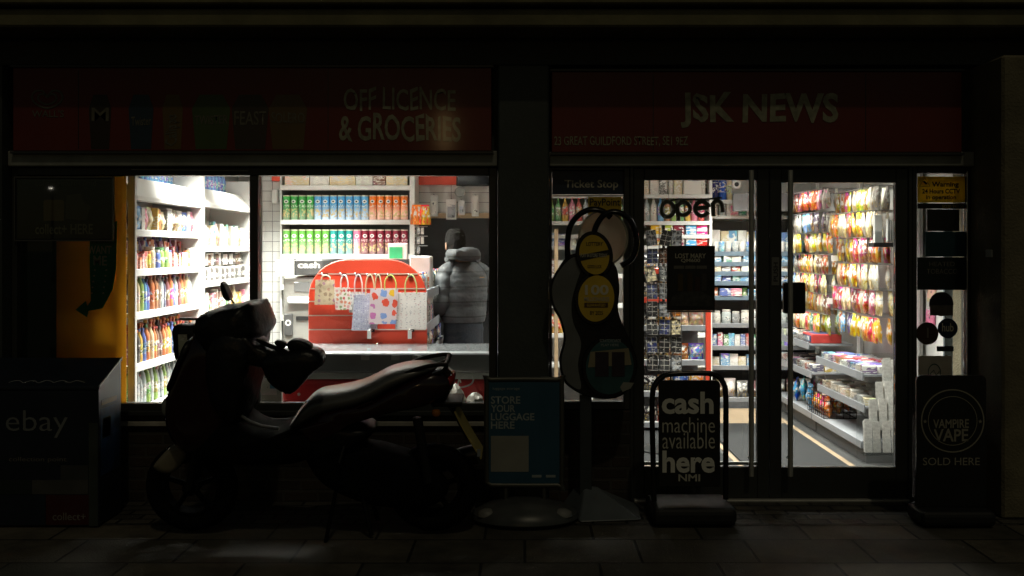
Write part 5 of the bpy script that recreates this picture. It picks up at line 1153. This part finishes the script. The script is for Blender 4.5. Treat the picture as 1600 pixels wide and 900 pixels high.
# cash machine board
yC = -.42
t = thing('cash_sign', 'black cash machine board hanging in a tubular frame on the pavement', 'pavement sign', (X(1078, yC), yC, .008))
fr = [(1022, 790), (1020, 700), (1019, 625), (1024, 600), (1038, 587), (1060, 584), (1098, 583), (1118, 586), (1130, 598), (1134, 620), (1134, 700), (1134, 780)]
MB().tube([(q.x, yC, q.y) for q in smooth_path([(*PP(a, c, yC), 0) for a, c in fr], 4)], .017, 10).build('tube_frame', blackg, t, smooth=50)
MB().prism(rr(X(1029, yC), X(1125, yC), Z(760, yC), Z(594, yC), .03)[0:2]+rr(X(1029, yC), X(1125, yC), Z(760, yC), Z(594, yC), .03)[2:], yC-.01, yC+.01).build('panel', mat('board_black', (.012, .012, .012), .35), t, bevel=.003)
ink3 = mat('cream_board_ink', (.84, .83, .76), .6, noise=.08); ink4 = mat('dim_board_ink', (.6, .58, .5), .6, noise=.08)
yc_ = yC-.0125
text('cash', 1034, 612, 1115, 647, yc_, ink3, t, .03); text('machine', 1035, 652, 1117, 676, yc_, ink4, t, -.005); text('available', 1035, 675, 1117, 701, yc_, ink4, t, -.005); text('here', 1035, 704, 1117, 739, yc_, ink3, t, .03); text('NMI', 1060, 741, 1094, 752, yc_, ink4, t, .02)
for px in (1048, 1110): MB().tube([(X(px, yC), yC, Z(596, yC)), (X(px, yC), yC, Z(585, yC))], .006, 6).build('hanger', blackg, t)
MB().box(X(1014, yC), X(1142, yC), yC-.2, yC+.2, .009, .115).build('base', mat('rubber_base', (.010, .010, .010), .6, noise=.3, ns=14), t, bevel=.035, bseg=3)
# vape board
yV = -.5
t = thing('vape_board', 'black free-standing vape board with round emblem in front of the pier', 'pavement sign', (X(1485, yV), yV, .008))
MB().prism(rr(X(1431, yV), X(1540, yV), .1, Z(586, yV), .035), yV-.012, yV+.012).build('panel', mat('board_black', (.012, .012, .012), .35), t, bevel=.003)
em = mat('emblem_ink', (.30, .28, .22), .6, noise=.1)
yv = yV-.0145
for r0, r1 in ((47.5, 49.5), (37.5, 38.5)):
    MB().annulus(X(1487, yV), Z(657, yV), r0*S(yV), r1*S(yV), yv, yv+.002, 56).build('emblem_ring', em, t)
text('VAMPIRE', 1458, 655, 1514, 669, yv, em, t, .02, .05); text('VAPE', 1459, 670, 1513, 690, yv, em, t, .02, .05); text('SOLD HERE', 1442, 715, 1531, 727, yv, em, t, .004)
for sx in (-1, 1):
    pts = [(X(1487+sx*43, yV)+(.013 if k % 2 == 0 else .006)*math.sin(k*math.pi/5), Z(658, yV)+(.013 if k % 2 == 0 else .006)*math.cos(k*math.pi/5)) for k in range(10)]
    MB().prism(pts, yv, yv+.002).build('star', em, t)
arcw = [('V',150),('A',140),('P',130),('E',120),('S',100),('T',90),('O',80),('R',70),('E',60)]
MB().box(X(1431, yV)-.01, X(1540, yV)+.01, yV-.13, yV+.13, .009, .1).build('base', mat('rubber_base', (.010, .010, .010), .6, noise=.3, ns=14), t, bevel=.03, bseg=3)

# parcel drop box
ye = -.6
t = thing('parcel_box', 'dark blue parcel drop box with sloping lid and coloured squares', 'drop box', (-2.9, ye+.2, .008))
bx0, bx1 = -3.28, X(154, ye)
db = mat('parcel_navy', (.011, .016, .028), .4, noise=.25, ns=4)
m = MB(); zf, zb = Z(604, ye), Z(559, ye+.32)
m.rings([[(bx0, ye, .012), (bx0, ye+.33, .012), (bx0, ye+.33, zb-.02), (bx0, ye, zf-.02)], [(bx1, ye, .012), (bx1, ye+.33, .012), (bx1, ye+.33, zb-.02), (bx1, ye, zf-.02)]]); m.build('cabinet', db, t, bevel=.004)
m = MB(); m.rings([[(bx0-.006, ye-.006, zf-.0195), (bx0-.006, ye+.335, zb-.0195), (bx0-.006, ye+.335, zb), (bx0-.006, ye-.006, zf)], [(bx1+.006, ye-.006, zf-.0195), (bx1+.006, ye+.335, zb-.0195), (bx1+.006, ye+.335, zb), (bx1+.006, ye-.006, zf)]]); m.build('lid', mat('parcel_lid', (.014, .02, .032), .35, noise=.2), t, bevel=.003)
MB().tube([(bx1+.006, ye-.006, zf+.002), (bx1+.006, ye+.335, zb+.002)], .004, 6).build('edge_strip', alu if False else steel, t)
e_ = ye-.003
ink5 = mat('faded_white_ink', (.17, .18, .18), .6)
text('ebay', 9, 641, 106, 684, e_, ink5, t, -.005); text('collection point', 14, 714, 104, 723, e_, greyink, t)
for a, c, d, e, hc in ((95, 727, 138, 750, '#3a3b3c'), (50, 750, 138, 772, '#4a4a46'), (0, 750, 49, 772, '#1f2b26'), (72, 773, 139, 820, '#3f100d'), (0, 773, 71, 820, '#16222e'), (139, 661, 153, 822, '#39403a')):
    MB().box(max(X(a, ye), bx0+.01), X(d, ye), ye-.0025, ye-.0003, Z(e, ye), Z(c, ye)).build('colour_square', mat('square_'+hc[1:], hc, .5, noise=.25), t)
text('collect+', 82, 801, 134, 813, e_-.001, greyink, t, .01)
sg = bx1+.002
def sidequad(y0, y1, z0, z1, hc): MB().box(bx1+.0004, bx1+.002, ye+y0, ye+y1, z0, z1).build('side_artwork', mat('art_'+hc[1:], hc, .4, noise=.5, ns=14), t)
sidequad(.03, .30, .30, .70, '#123a66'); sidequad(.05, .17, .52, .64, '#a07c30'); sidequad(.04, .26, .72, .75, '#8a6a2a'); sidequad(.04, .28, .1, .28, '#11202e')
# scribble on the lid
m = MB()
zl = lambda yy: zf+(zb-zf)*(yy-ye+.006)/.341+.002
for k in range(7):
    xx = X(8+k*16, ye); m.tube(smooth_path([(xx+rnd.uniform(0, .06), ye+.02+rnd.uniform(0, .05), zl(ye+.04)) for _ in range(1)]+[(xx+.03*i, ye+.03+.03*abs(math.sin(i*2.1+k)), zl(ye+.03+.03*abs(math.sin(i*2.1+k)))) for i in range(1, 4)], 4), .002, 4)
m.build('chalk_scribble', mat('chalk', (.35, .36, .36), .8, noise=0), t)
# ------------------------------------------------------------------ the parked scooter
yS = -.75
sgloss = mat('burgundy_paint', (.018, .0025, .003), .16, noise=.1, coat=.6)
sblack = mat('scooter_black', (.006, .006, .006), .38, noise=.2, spec=.3)
vinyl = mat('seat_vinyl', (.11, .11, .11), .36, noise=.06, spec=1.0, coat=1.0)
cloth = mat('oiled_cloth', (.008, .008, .008), .33, noise=.3, ns=9, bump=.7, bs=14, spec=.4)
rub = mat('tyre_rubber', (.006, .006, .006), .7, noise=.2, spec=.05)
sc_t = thing('scooter', 'dark maxi scooter parked by the kerb with black muffs and cover over its handlebar', 'scooter', (X(470, yS), yS, .01))
def pillow(pts, y, hw, prof=((-1, .55), (-.93, .78), (-.75, .93), (-.4, 1), (0, 1.0), (.4, 1), (.75, .93), (.93, .78), (1, .55)), sub=4, skew=0, dent=0, seed=0):
    lp = [(X(a, yS), Z(c, yS)) for a, c in smooth_loop(pts, sub)]
    cx = sum(p[0] for p in lp)/len(lp); cz = sum(p[1] for p in lp)/len(lp); m = MB(); rs = []; r = random.Random(seed)
    for t_, s_ in prof:
        rs.append([(cx+(a-cx)*s_+skew*t_+(r.uniform(-dent, dent) if dent else 0), y+hw*t_, cz+(c-cz)*s_+(r.uniform(-dent, dent) if dent else 0)) for a, c in lp])
    return m.rings(rs)
def part(m, name, mt, parent=sc_t, smooth=60, **k): return m.build(name, mt, parent, smooth=smooth, **k)
# wheels
def wheel(px, r=.268, wd=.055):
    cx, cz = X(px, yS), r+.012
    m = MB(); out = []
    n = 36
    for k in range(12):
        a = 2*math.pi*k/12; rr_ = r-.055+.055*math.cos(a)+(0 if abs(a-math.pi) > .1 else 0); yy = wd*math.sin(a)
        out.append([(cx+rr_*math.cos(2*math.pi*i/n), yS+yy, cz+rr_*math.sin(2*math.pi*i/n)) for i in range(n)])
    out.append(out[0]); m.rings(out, caps=False); ty = part(m, 'wheel', rub)
    m = MB(); m.annulus(cx, cz, r-.118, r-.1, yS-.04, yS+.04, 32); m.disc(cx, cz, .045, .045, yS-.05, yS+.05, 20)
    for k in range(5):
        a = 2*math.pi*k/5+.3; m.tube([(cx+.04*math.cos(a), yS, cz+.04*math.sin(a)), (cx+(r-.11)*math.cos(a), yS, cz+(r-.11)*math.sin(a))], .016, 6)
    part(m, 'rim', rub, ty)
    return cx, cz
fx, fz = wheel(290); rx, rz = wheel(668, .262, .065)
m = MB(); m.tube([(fx, yS-.075, fz), (X(318, yS), yS-.075, Z(640, yS))], .021, 10); part(m, 'fork_leg', sblack)
m = MB(); m.tube([(fx, yS+.075, fz), (X(318, yS), yS+.075, Z(640, yS))], .021, 10); part(m, 'fork_leg', mat('fork_grey', (.025, .025, .025), .4, .5))
# front mudguard
part(pillow([(288, 684), (270, 689), (252, 703), (236, 721), (235, 728), (246, 735), (262, 736), (276, 725), (288, 706)], yS, .075, sub=4), 'front_mudguard', mat('mudguard_brown', (.24, .21, .15), .4, noise=.3))
# front fairing, leg apron, footboard
part(pillow([(322, 503), (303, 524), (287, 556), (272, 592), (263, 618), (262, 645), (268, 672), (286, 698), (318, 700), (352, 680), (372, 655), (384, 615), (372, 550), (350, 508)], yS, .19), 'front_fairing', sgloss)
part(pillow([(262, 612), (258, 626), (262, 640), (275, 642), (282, 628), (276, 612)], yS-.02, .13, sub=3), 'headlight', mat('headlight_lens', (.22, .23, .22), .12, noise=.1))
part(pillow([(303, 520), (296, 532), (272, 588), (268, 600), (276, 598), (300, 545), (312, 526)], yS-.01, .17, sub=3), 'windscreen_trim', sblack)
part(pillow([(350, 498), (335, 520), (330, 570), (340, 625), (362, 652), (380, 646), (395, 600), (404, 555), (408, 520), (392, 498)], yS, .24, dent=.004, seed=2), 'leg_apron', cloth, smooth=40)
part(pillow([(352, 632), (372, 644), (398, 660), (430, 664), (462, 655), (480, 665), (500, 690), (470, 712), (400, 716), (340, 712), (300, 700), (322, 660)], yS, .20), 'footboard', rub)
m = MB(); m.tube([(X(a, yS-.16), yS-.16, Z(c, yS-.16)) for a, c in ((366, 640), (384, 652), (402, 659), (428, 663))], .011, 8); part(m, 'floor_highlight', mat('highlight_grey', (.12, .125, .135), .4, .2))  # grey tubes stand for the highlight along the footboard edge
m = MB(); m.tube([(X(a, yS+.14), yS+.14, Z(c, yS+.14)) for a, c in ((370, 644), (388, 655), (410, 661), (448, 660))], .016, 8); part(m, 'floor_highlight', mat('highlight_grey', (.12, .125, .135), .4, .2))
# handlebar turned towards the pavement, with fabric muffs and cover
hb0, hb1 = Vector((-2.03, -.45, 1.10)), Vector((-1.32, -1.03, 1.13))
m = MB(); m.tube([hb0, hb0.lerp(hb1, .3)+Vector((0, 0, .04)), hb0.lerp(hb1, .7)+Vector((0, 0, .04)), hb1], .013, 8); part(m, 'handlebar', blackmetal)
part(pillow([(318, 505), (324, 487), (340, 477), (372, 471), (398, 466), (408, 474), (415, 495), (416, 510), (408, 522), (402, 540), (388, 548), (352, 545), (330, 530)], yS-.02, .2, dent=.005, seed=5, skew=.03), 'handlebar_cover', cloth, smooth=40)
part(pillow([(372, 510), (392, 508), (412, 524), (436, 535), (452, 540), (450, 560), (430, 563), (400, 555), (376, 545)], yS-.12, .10, dent=.004, seed=6), 'muff_sleeve', cloth, smooth=40)
yM = -1.0
def pillow_at(pts, y, hw, **k):
    global yS
    keep = yS; yS = y
    try: return pillow(pts, y, hw, **k)
    finally: yS = keep
part(pillow_at([(410, 546), (428, 536), (452, 534), (480, 530), (496, 535), (502, 545), (499, 558), (488, 566), (474, 580), (462, 594), (450, 602), (438, 598), (420, 584), (410, 566)], yM, .10, dent=.003, seed=7), 'handlebar_muff', cloth, smooth=45)
o = part(pillow_at([(273, 514), (300, 512), (322, 511), (326, 530), (322, 560), (312, 572), (290, 570), (274, 566), (271, 540)], -.45, .07, dent=.002, seed=8, sub=3), 'handlebar_muff', cloth, smooth=45)
MB().box(X(276, -.53), X(290, -.53), -.5265, -.524, Z(561, -.53), Z(526, -.53)).build('care_label', PM['cover'], o).color = hexc('#b9b4a8')
m = MB(); m.tube([(X(280, -.5), -.5, Z(502, -.5)), (X(325, -.5), -.5, Z(503, -.5))], .009, 6); part(m, 'brake_lever', chrome)
# near mirror and clamp
m = MB(); m.tube(smooth_path([(X(432, yM), yM, Z(552, yM)), (X(432, yM), yM, Z(532, yM)), (X(440, yM), yM, Z(527, yM)), (X(452, yM), yM, Z(527, yM))], 4), .008, 8); o = part(m, 'mirror', sblack)
part(pillow_at([(446, 524), (456, 517), (470, 519), (484, 528), (481, 535), (464, 537), (450, 534)], yM, .05, sub=3), 'mirror_shell', sblack, o)
part(pillow_at([(426, 523), (430, 519), (440, 521), (445, 526), (440, 532), (432, 530)], yM, .025, sub=3), 'mirror_clamp', sblack, o)
yF = -.55
m = MB(); m.tube([(X(379, yF), yF, Z(492, yF)), (X(366, yF), yF, Z(478, yF)), (X(357, yF), yF, Z(466, yF))], .006, 8); o = part(m, 'mirror', sblack)
part(pillow_at([(347, 443), (352, 446), (358, 458), (361, 468), (358, 472), (352, 468), (348, 456)], yF, .05, sub=3), 'mirror_shell', sblack, o)
# key hook and levers in the gap behind the apron
m = MB(); m.tube([(X(414, yS), yS, Z(548, yS)), (X(420, yS), yS, Z(560, yS)), (X(430, yS), yS, Z(577, yS))], .007, 6); part(m, 'bag_hook', chrome)
m = MB(); m.tube([(X(421, yS-.1), yS-.1, Z(545, yS)), (X(432, yS-.1), yS-.1, Z(574, yS))], .006, 6); part(m, 'bag_hook', chrome)
m = MB(); m.tube([(X(406, yS), yS, Z(565, yS)), (X(414, yS), yS, Z(572, yS)), (X(420, yS), yS, Z(570, yS))], .006, 6); part(m, 'glovebox_edge', chrome)
# seat and tail
def saddle(secs, ey=.8, ez=.85, n=28, sub=4):
    """lofted along the scooter: (photo px, top, bottom, half width) sections with rounded shoulders"""
    pts = smooth_path([(a, b2, c) for a, b2, c, d in secs], sub); hws = smooth_path([(d, 0, 0) for a, b2, c, d in secs], sub); rs = []
    for p, h in zip(pts, hws):
        zt, zb = Z(p.y, yS), Z(p.z, yS); mid, hh = (zt+zb)/2, abs(zt-zb)/2; x = X(p.x, yS); ring = []
        for k in range(n):
            a = 2*math.pi*k/n; c, s_ = math.cos(a), math.sin(a)
            ring.append((x, yS+max(h.x, .005)*math.copysign(abs(c)**ey, c), mid+hh*math.copysign(abs(s_)**ez, s_)))
        rs.append(ring)
    return MB().rings(rs)
part(saddle([(446, 664, 668, .05), (455, 647, 664, .10), (468, 628, 658, .135), (483, 612, 650, .15), (497, 605, 642, .16), (520, 601.5, 634, .17), (545, 597, 628, .175), (566, 590, 622, .175), (586, 580, 614, .17), (604, 571, 602, .165), (628, 565, 590, .155), (650, 563, 580, .135), (668, 563, 574, .1), (677, 566, 570, .04)]), 'seat', vinyl)
m = pillow([(448, 666), (475, 652), (505, 630), (560, 622), (602, 602), (632, 586), (660, 574), (684, 568), (700, 580), (702, 596), (690, 610), (660, 624), (610, 634), (560, 648), (510, 668), (470, 690)], yS, .175)
part(m, 'tail_fairing', sgloss)
m = MB(); m.tube([(X(a, yS-.165), yS-.165, Z(c, yS-.165)) for a, c in smooth_path([(512, 655, 0), (540, 634, 0), (560, 624, 0), (590, 612, 0)], 4) and [(512, 655), (530, 641), (550, 629), (575, 619)]], .006, 6); part(m, 'side_trim', sgloss)
gr = [(618, 580), (640, 568), (668, 560), (690, 558), (693, 561), (686, 569), (672, 574)]
for sy in (-1, 1):
    m = MB(); yy = yS+.13*sy; m.tube([(X(q.x, yS), yy*(1) - (0), Z(q.y, yS)) for q in smooth_path([(a, c, 0) for a, c in gr], 4)], .012, 8); part(m, 'grab_rail', sblack)
m = MB(); m.tube([(X(691, yS), yS-.13, Z(559, yS)), (X(694, yS), yS, Z(559, yS)), (X(691, yS), yS+.13, Z(559, yS))], .012, 8); part(m, 'grab_rail', sblack)
part(pillow([(684, 584), (694, 578), (704, 582), (703, 590), (696, 597), (686, 594)], yS, .11, sub=3), 'tail_light', mat('red_lens', (.35, .012, .012), .1, noise=.1))
part(pillow([(676, 592), (690, 598), (700, 600), (694, 612), (680, 628), (668, 630), (664, 610)], yS, .08, sub=3), 'under_tail', sblack)
o = part(MB().box(X(671, yS), X(716, yS), yS-.1, yS+.1, Z(626, yS), Z(619, yS)), 'plate_bracket', sblack, smooth=None, bevel=.006)
for sy in (-1, 1): MB().lathe([(0, -.02), (.02, -.016), (.026, 0), (.02, .016), (0, .02)], 14, (X(677, yS), yS+.13*sy, Z(633, yS))).build('indicator', mat('amber_lens', (.4, .14, .02), .15, noise=.1), o, smooth=50)
# rear mudguard with number plate
m = MB(); yy0, yy1 = yS-.085, yS+.085
def plank(pts, y0, y1, th):
    m = MB(); rs = []
    for i, (a, c) in enumerate(pts): rs.append([(X(a, yS), y0, Z(c, yS)), (X(a, yS), y1, Z(c, yS)), (X(a+th, yS), y1, Z(c-th*.5, yS)), (X(a+th, yS), y0, Z(c-th*.5, yS))])
    return m.rings(rs)
part(plank([(690, 622), (702, 640), (712, 660), (722, 680)], yS-.08, yS+.08, 3), 'rear_mudguard', sblack)
part(plank([(704, 634), (714, 655), (730, 684), (744, 708)], yS-.11, yS+.11, 1.5), 'number_plate', mat('plate_yellow', (.45, .36, .12), .4))
m = MB(); m.box(X(739, yS), X(744, yS), yS-.12, yS-.105, Z(703, yS), Z(692, yS)); part(m, 'reflector', mat('pale_reflector', (.3, .32, .34), .2))
# engine, shock absorber, exhaust, side stand
part(pillow([(470, 692), (520, 686), (580, 691), (620, 702), (655, 716), (686, 750), (690, 770), (660, 790), (600, 790), (540, 775), (490, 745)], yS, .12), 'engine_case', rub)
m = MB(); m.tube([(X(648, yS), yS-.13, Z(640, yS)), (X(664, yS), yS-.13, Z(742, yS))], .028, 10); part(m, 'shock_absorber', mat('fork_grey', (.025, .025, .025), .4, .5))
m = MB(); m.tube([(X(600, yS), yS+.15, Z(745, yS)), (X(640, yS), yS+.16, Z(748, yS)), (X(735, yS), yS+.16, Z(722, yS))], [.03, .055, .06], 14); part(m, 'exhaust', mat('dark_exhaust', (.06, .06, .06), .35, .7))
m = MB(); m.tube([(X(540, yS), yS-.12, Z(672, yS)), (X(535, yS), yS-.15, Z(690, yS)), (X(530, yS), yS-.17, Z(708, yS))], .010, 8); part(m, 'foot_peg', mat('fork_grey', (.025, .025, .025), .4, .5))
m = MB(); m.tube([(X(520, yS), yS-.1, Z(760, yS)), (X(508, yS), yS-.2, .02)], .011, 8); part(m, 'side_stand', rub)
m = MB(); m.tube([(X(560, yS), yS-.09, Z(765, yS)), (X(575, yS), yS-.12, .03)], .014, 8); part(m, 'centre_stand', sblack)
m = MB(); m.tube([(X(560, yS), yS+.09, Z(765, yS)), (X(575, yS), yS+.12, .03)], .014, 8); part(m, 'centre_stand', sblack)
part(pillow([(480, 646), (520, 650), (555, 655), (580, 662), (568, 680), (530, 698), (470, 712), (420, 712), (440, 690)], yS, .15), 'lower_fairing', sblack)

# ------------------------------------------------------------------ the shopper seen from behind
yP = 2.25; px0 = X(724, yP)
sk = mat('skin', (.42, .25, .17), .5, noise=.08)
jk = mat('grey_puffer', (.085, .092, .098), .6, noise=.3, ns=11, bump=.5, bs=26)
nt = jk.node_tree; L = nt.links.new; pb = nt.nodes['Principled BSDF']            # stitched quilting seams
tc = N(nt, 'ShaderNodeTexCoord'); wv_ = N(nt, 'ShaderNodeTexWave', bands_direction='Z'); wv_.inputs['Scale'].default_value = 2.42; wv_.inputs['Distortion'].default_value = .5; wv_.inputs['Detail Scale'].default_value = 2
L(tc.outputs['Object'], wv_.inputs['Vector'])
sr = N(nt, 'ShaderNodeMapRange'); sr.inputs['From Min'].default_value = .0; sr.inputs['From Max'].default_value = .035; sr.inputs['To Min'].default_value = .2; sr.inputs['To Max'].default_value = 1; L(wv_.outputs['Fac'], sr.inputs['Value'])
sv = N(nt, 'ShaderNodeVectorMath', operation='SCALE'); L(pb.inputs['Base Color'].links[0].from_socket, sv.inputs[0]); L(sr.outputs[0], sv.inputs['Scale']); L(sv.outputs[0], pb.inputs['Base Color'])
hairm = mat('dark_hair', (.006, .005, .0045), .75, noise=.4, ns=60, bump=.8, bs=120, spec=.2)
jean = mat('dark_denim', (.018, .024, .034), .8, noise=.3, ns=20, bump=.3, bs=60)
pr = thing('shopper', 'person in a grey hooded puffer jacket and dark jeans standing with back to the window', 'person', (px0, yP, .03))
pr.name = 'person'; BASE['person'] = BASE['shopper']
verts, edges, rad = [], [], []
def jv(x, y, z, r, par=None, r2=None):
    verts.append((x, y, z)); rad.append((r, r2 or r))
    if par is not None: edges.append((par, len(verts)-1))
    return len(verts)-1
pel = jv(0, 0, .95, .13, None, .10); sp1 = jv(0, -.01, 1.12, .125, pel, .095); ch = jv(0, -.015, 1.32, .15, sp1, .105); nk0 = jv(0, 0, 1.47, .07, ch); nk = jv(-.03, .01, 1.54, .052, nk0)
hd = jv(-.066, .03, 1.62, .072, nk, .08); hd2 = jv(-.068, .03, 1.70, .072, hd, .084); jv(-.066, .025, 1.75, .045, hd2, .05)
for s_ in (-1, 1):
    hip = jv(s_*.09, 0, .90, .09, pel); kn = jv(s_*.11, .02, .50, .058, hip); an = jv(s_*.12, -.02, .10, .042, kn); jv(s_*.135, .14, .045, .036, an)
    sh = jv(s_*.175, 0, 1.43, .06, ch); el = jv(s_*.235, -.03, 1.16, .044, sh); wr = jv(s_*.19, .20, 1.08, .03, el); pa = jv(s_*.175, .27, 1.085, .032, wr, .018); pb = jv(s_*.17, .31, 1.085, .034, pa, .016)
    for k, (dx, ln) in enumerate(((-.03, .065), (-.01, .075), (.011, .07), (.03, .055))):
        k1 = jv(s_*.17+dx, .335, 1.083, .0095, pb); k2 = jv(s_*.17+dx, .335+ln*.55, 1.075, .009, k1); jv(s_*.17+dx, .335+ln*.9, 1.055, .008, k2)
    th = jv(s_*.175-s_*.035, .275, 1.075, .011, pa); jv(s_*.175-s_*.055, .315, 1.065, .0095, th)
me = bpy.data.meshes.new('body'); me.from_pydata(verts, edges, []); me.materials.append(sk)
bo = bpy.data.objects.new('body', me); col.objects.link(bo); bo.parent = pr
me.skin_vertices or None
md = bo.modifiers.new('Skin', 'SKIN'); md.use_smooth_shade = True
if not me.skin_vertices:
    bm = bmesh.new(); bm.from_mesh(me); bm.verts.layers.skin.verify(); bm.to_mesh(me); bm.free()
for i, v in enumerate(me.skin_vertices[0].data): v.radius = rad[i]; v.use_root = (i == 0)
bo.modifiers.new('Subdivision', 'SUBSURF').levels = 2; bo.modifiers['Subdivision'].render_levels = 2
def ell(cx, cy, cz, rx, ry, n=28, ph=0, wob=0, seed=0):
    r = random.Random(seed); return [(cx+rx*math.cos(2*math.pi*i/n+ph)*(1+wob*r.uniform(-1, 1)), cy+ry*math.sin(2*math.pi*i/n+ph)*(1+wob*r.uniform(-1, 1)), cz) for i in range(n)]
def lbuild(m, name, mt, parent, smooth=60):
    o = m.build(name, mt, None, base=(0, 0, 0), smooth=smooth); o.parent = parent; return o
rs = []
zz = [.985, .995]+[1.0+.0125*k for k in range(1, 42)]
for k, z in enumerate(zz):
    v = min(1, (z-.985)/.53)
    q = ((z-1.0) % .125)/.125; puff = .004*min(1, 5*q, 5*(1-q)) if z > 1.0 else 0
    wx = .2+.018*math.sin(math.pi*min(v*1.1, 1))+.02*v; wy = .13+.025*math.sin(math.pi*v*.85)
    if z > 1.36: f = (z-1.36)/.165; wx *= max(.0, 1-f**2*.62); wy *= 1-.45*f*f
    rs.append(ell(0, -.005, z+0.0, wx+puff, wy+puff, wob=.014, seed=k))
jo = lbuild(MB().rings(rs), 'jacket', jk, pr, 70)
for s_ in (-1, 1):
    path = smooth_path([(s_*.10, -.005, 1.465), (s_*.16, -.01, 1.435), (s_*.205, -.02, 1.35), (s_*.23, -.03, 1.25), (s_*.24, -.03, 1.15), (s_*.225, .05, 1.09), (s_*.20, .18, 1.08)], 8)
    n = len(path); lbuild(MB().tube(path, [.05+.03*min(1, i/10)-.022*i/n+.007*abs(math.sin(i*math.pi/6.5)) for i in range(n)], 18), 'sleeve', jk, jo, 70)
# hood folded down on the back
yH = 2.13
pillow_at([(684, 397), (689, 389), (700, 391), (714, 386), (727, 387), (735, 393), (736, 402), (729, 407), (712, 408), (698, 405), (687, 404)], yH, .095, dent=.003, seed=12, sub=3).build('hood', jk, jo, smooth=60)
m = MB(); hp = [(-.13, -.03, 1.545), (-.12, .06, 1.535), (-.05, .11, 1.525), (.05, .11, 1.525), (.12, .06, 1.535), (.13, -.03, 1.545)]
lbuild(m.tube(smooth_path(hp, 5), .034, 12), 'collar', jk, jo, 70)
m = MB(); m.box(.07, .115, -.168, -.16, 1.375, 1.381); lbuild(m, 'small_tag', mat('orange_tag', (.5, .25, .08), .5), jo, None)
rs = []
for k in range(19):
    a = R(-42)+R(130)*k/18; rs.append(ell(-.07, .02, 1.69+.115*math.sin(a)+(.004*math.sin(k*2.4)), .086*max(.15, math.cos(a))**.5, .1*max(.15, math.cos(a))**.5, 46, wob=.075, seed=50+k))
lbuild(MB().rings(rs), 'hair', hairm, pr, 50)
m = MB(); m.lathe([(0, -.008), (.02, -.006), (.026, 0), (.02, .006), (0, .008)], 14, (0, 0, 0)); o = lbuild(m, 'ear', sk, bo, 50)
for v in o.data.vertices: x, y, z = v.co; v.co = (z*1.0, x*.8, y*1.35)
o.location = (-.156, .03, 1.65); o.rotation_euler = (0, 0, R(-25))
m = MB(); m.rings([ell(0, 0, z, .165+.012*math.sin((z-.8)*9), .13, 24, wob=.012, seed=int(z*100)) for z in (.80, .86, .92, .98, 1.04)]); lbuild(m, 'trouser_seat', jean, pr, 60)
tr = None
for s_ in (-1, 1):
    m = MB(); m.tube(smooth_path([(s_*.075, 0, 1.03), (s_*.095, 0, .88), (s_*.105, .015, .52), (s_*.115, -.01, .13)], 7), [.108-.042*i/21+.004*math.sin(i*2.3) for i in range(22)], 16)
    o = lbuild(m, 'trouser_leg', jean, pr, 70); 
    m = MB(); rs = [ell(s_*.125, .05+.0*k, z, .048, .13, 18) for k, z in enumerate((.0, .03, .06))]+[ell(s_*.123, .01, .1, .042, .075, 18)]; lbuild(m.rings(rs), 'shoe', blackm if False else black, pr, 50)

pr.rotation_euler = (0, 0, R(33))
sc_t.rotation_euler = (R(6.5), 0, 0); sc_t.location += Vector((.03, .06, 0))      # leaning on its side stand

# ------------------------------------------------------------------ street lamps across the road (seen only as glints in the glass)
gl = mat('sodium_lamp_glass', (1, .62, .25), .4, noise=0, emit=26); gl2 = mat('white_lamp_glass', (1, .9, .75), .4, noise=0, emit=16)
def street_lamp(x, y, z, m_, lab):
    t = thing('street_lamp', lab, 'street lamp', (x, y, 0), 'street lamps across the road')
    MB().lathe([(0, .01), (.11, .01), (.1, .5), (.06, .6), (.045, z+.1), (0, z+.1)], 14, (x, y, 0)).build('post', blackmetal, t, smooth=40)
    MB().box(x-.1, x+.1, y-.05, y+.5, z+.1, z+.2).build('lamp_head', blackmetal, t, bevel=.02)
    MB().box(x-.05, x+.05, y+.1, y+.26, z+.06, z+.099).build('lamp_glass', m_, t)
street_lamp(-23.8, -43.7, 4.65, gl2, 'far white street lamp glinting in the dark poster glass')
t = thing('street_lantern', 'tall warm street lantern across the road whose light streaks the grocery sign', 'street lamp', (-1.84, -16.5, 0))
MB().lathe([(0, .01), (.1, .01), (.09, .4), (.05, .5), (.04, 3.9), (0, 3.9)], 14, (-1.84, -16.5, 0)).build('post', blackmetal, t, smooth=40)
MB().lathe([(.05, 3.92), (.075, 3.95), (.075, 4.72), (.05, 4.75)], 14, (-1.84, -16.5, 0)).build('lamp_glass', gl, t, smooth=40)
MB().lathe([(0, 4.752), (.13, 4.752), (.03, 4.85), (0, 4.85)], 14, (-1.84, -16.5, 0)).build('lantern_cap', blackmetal, t, smooth=40)
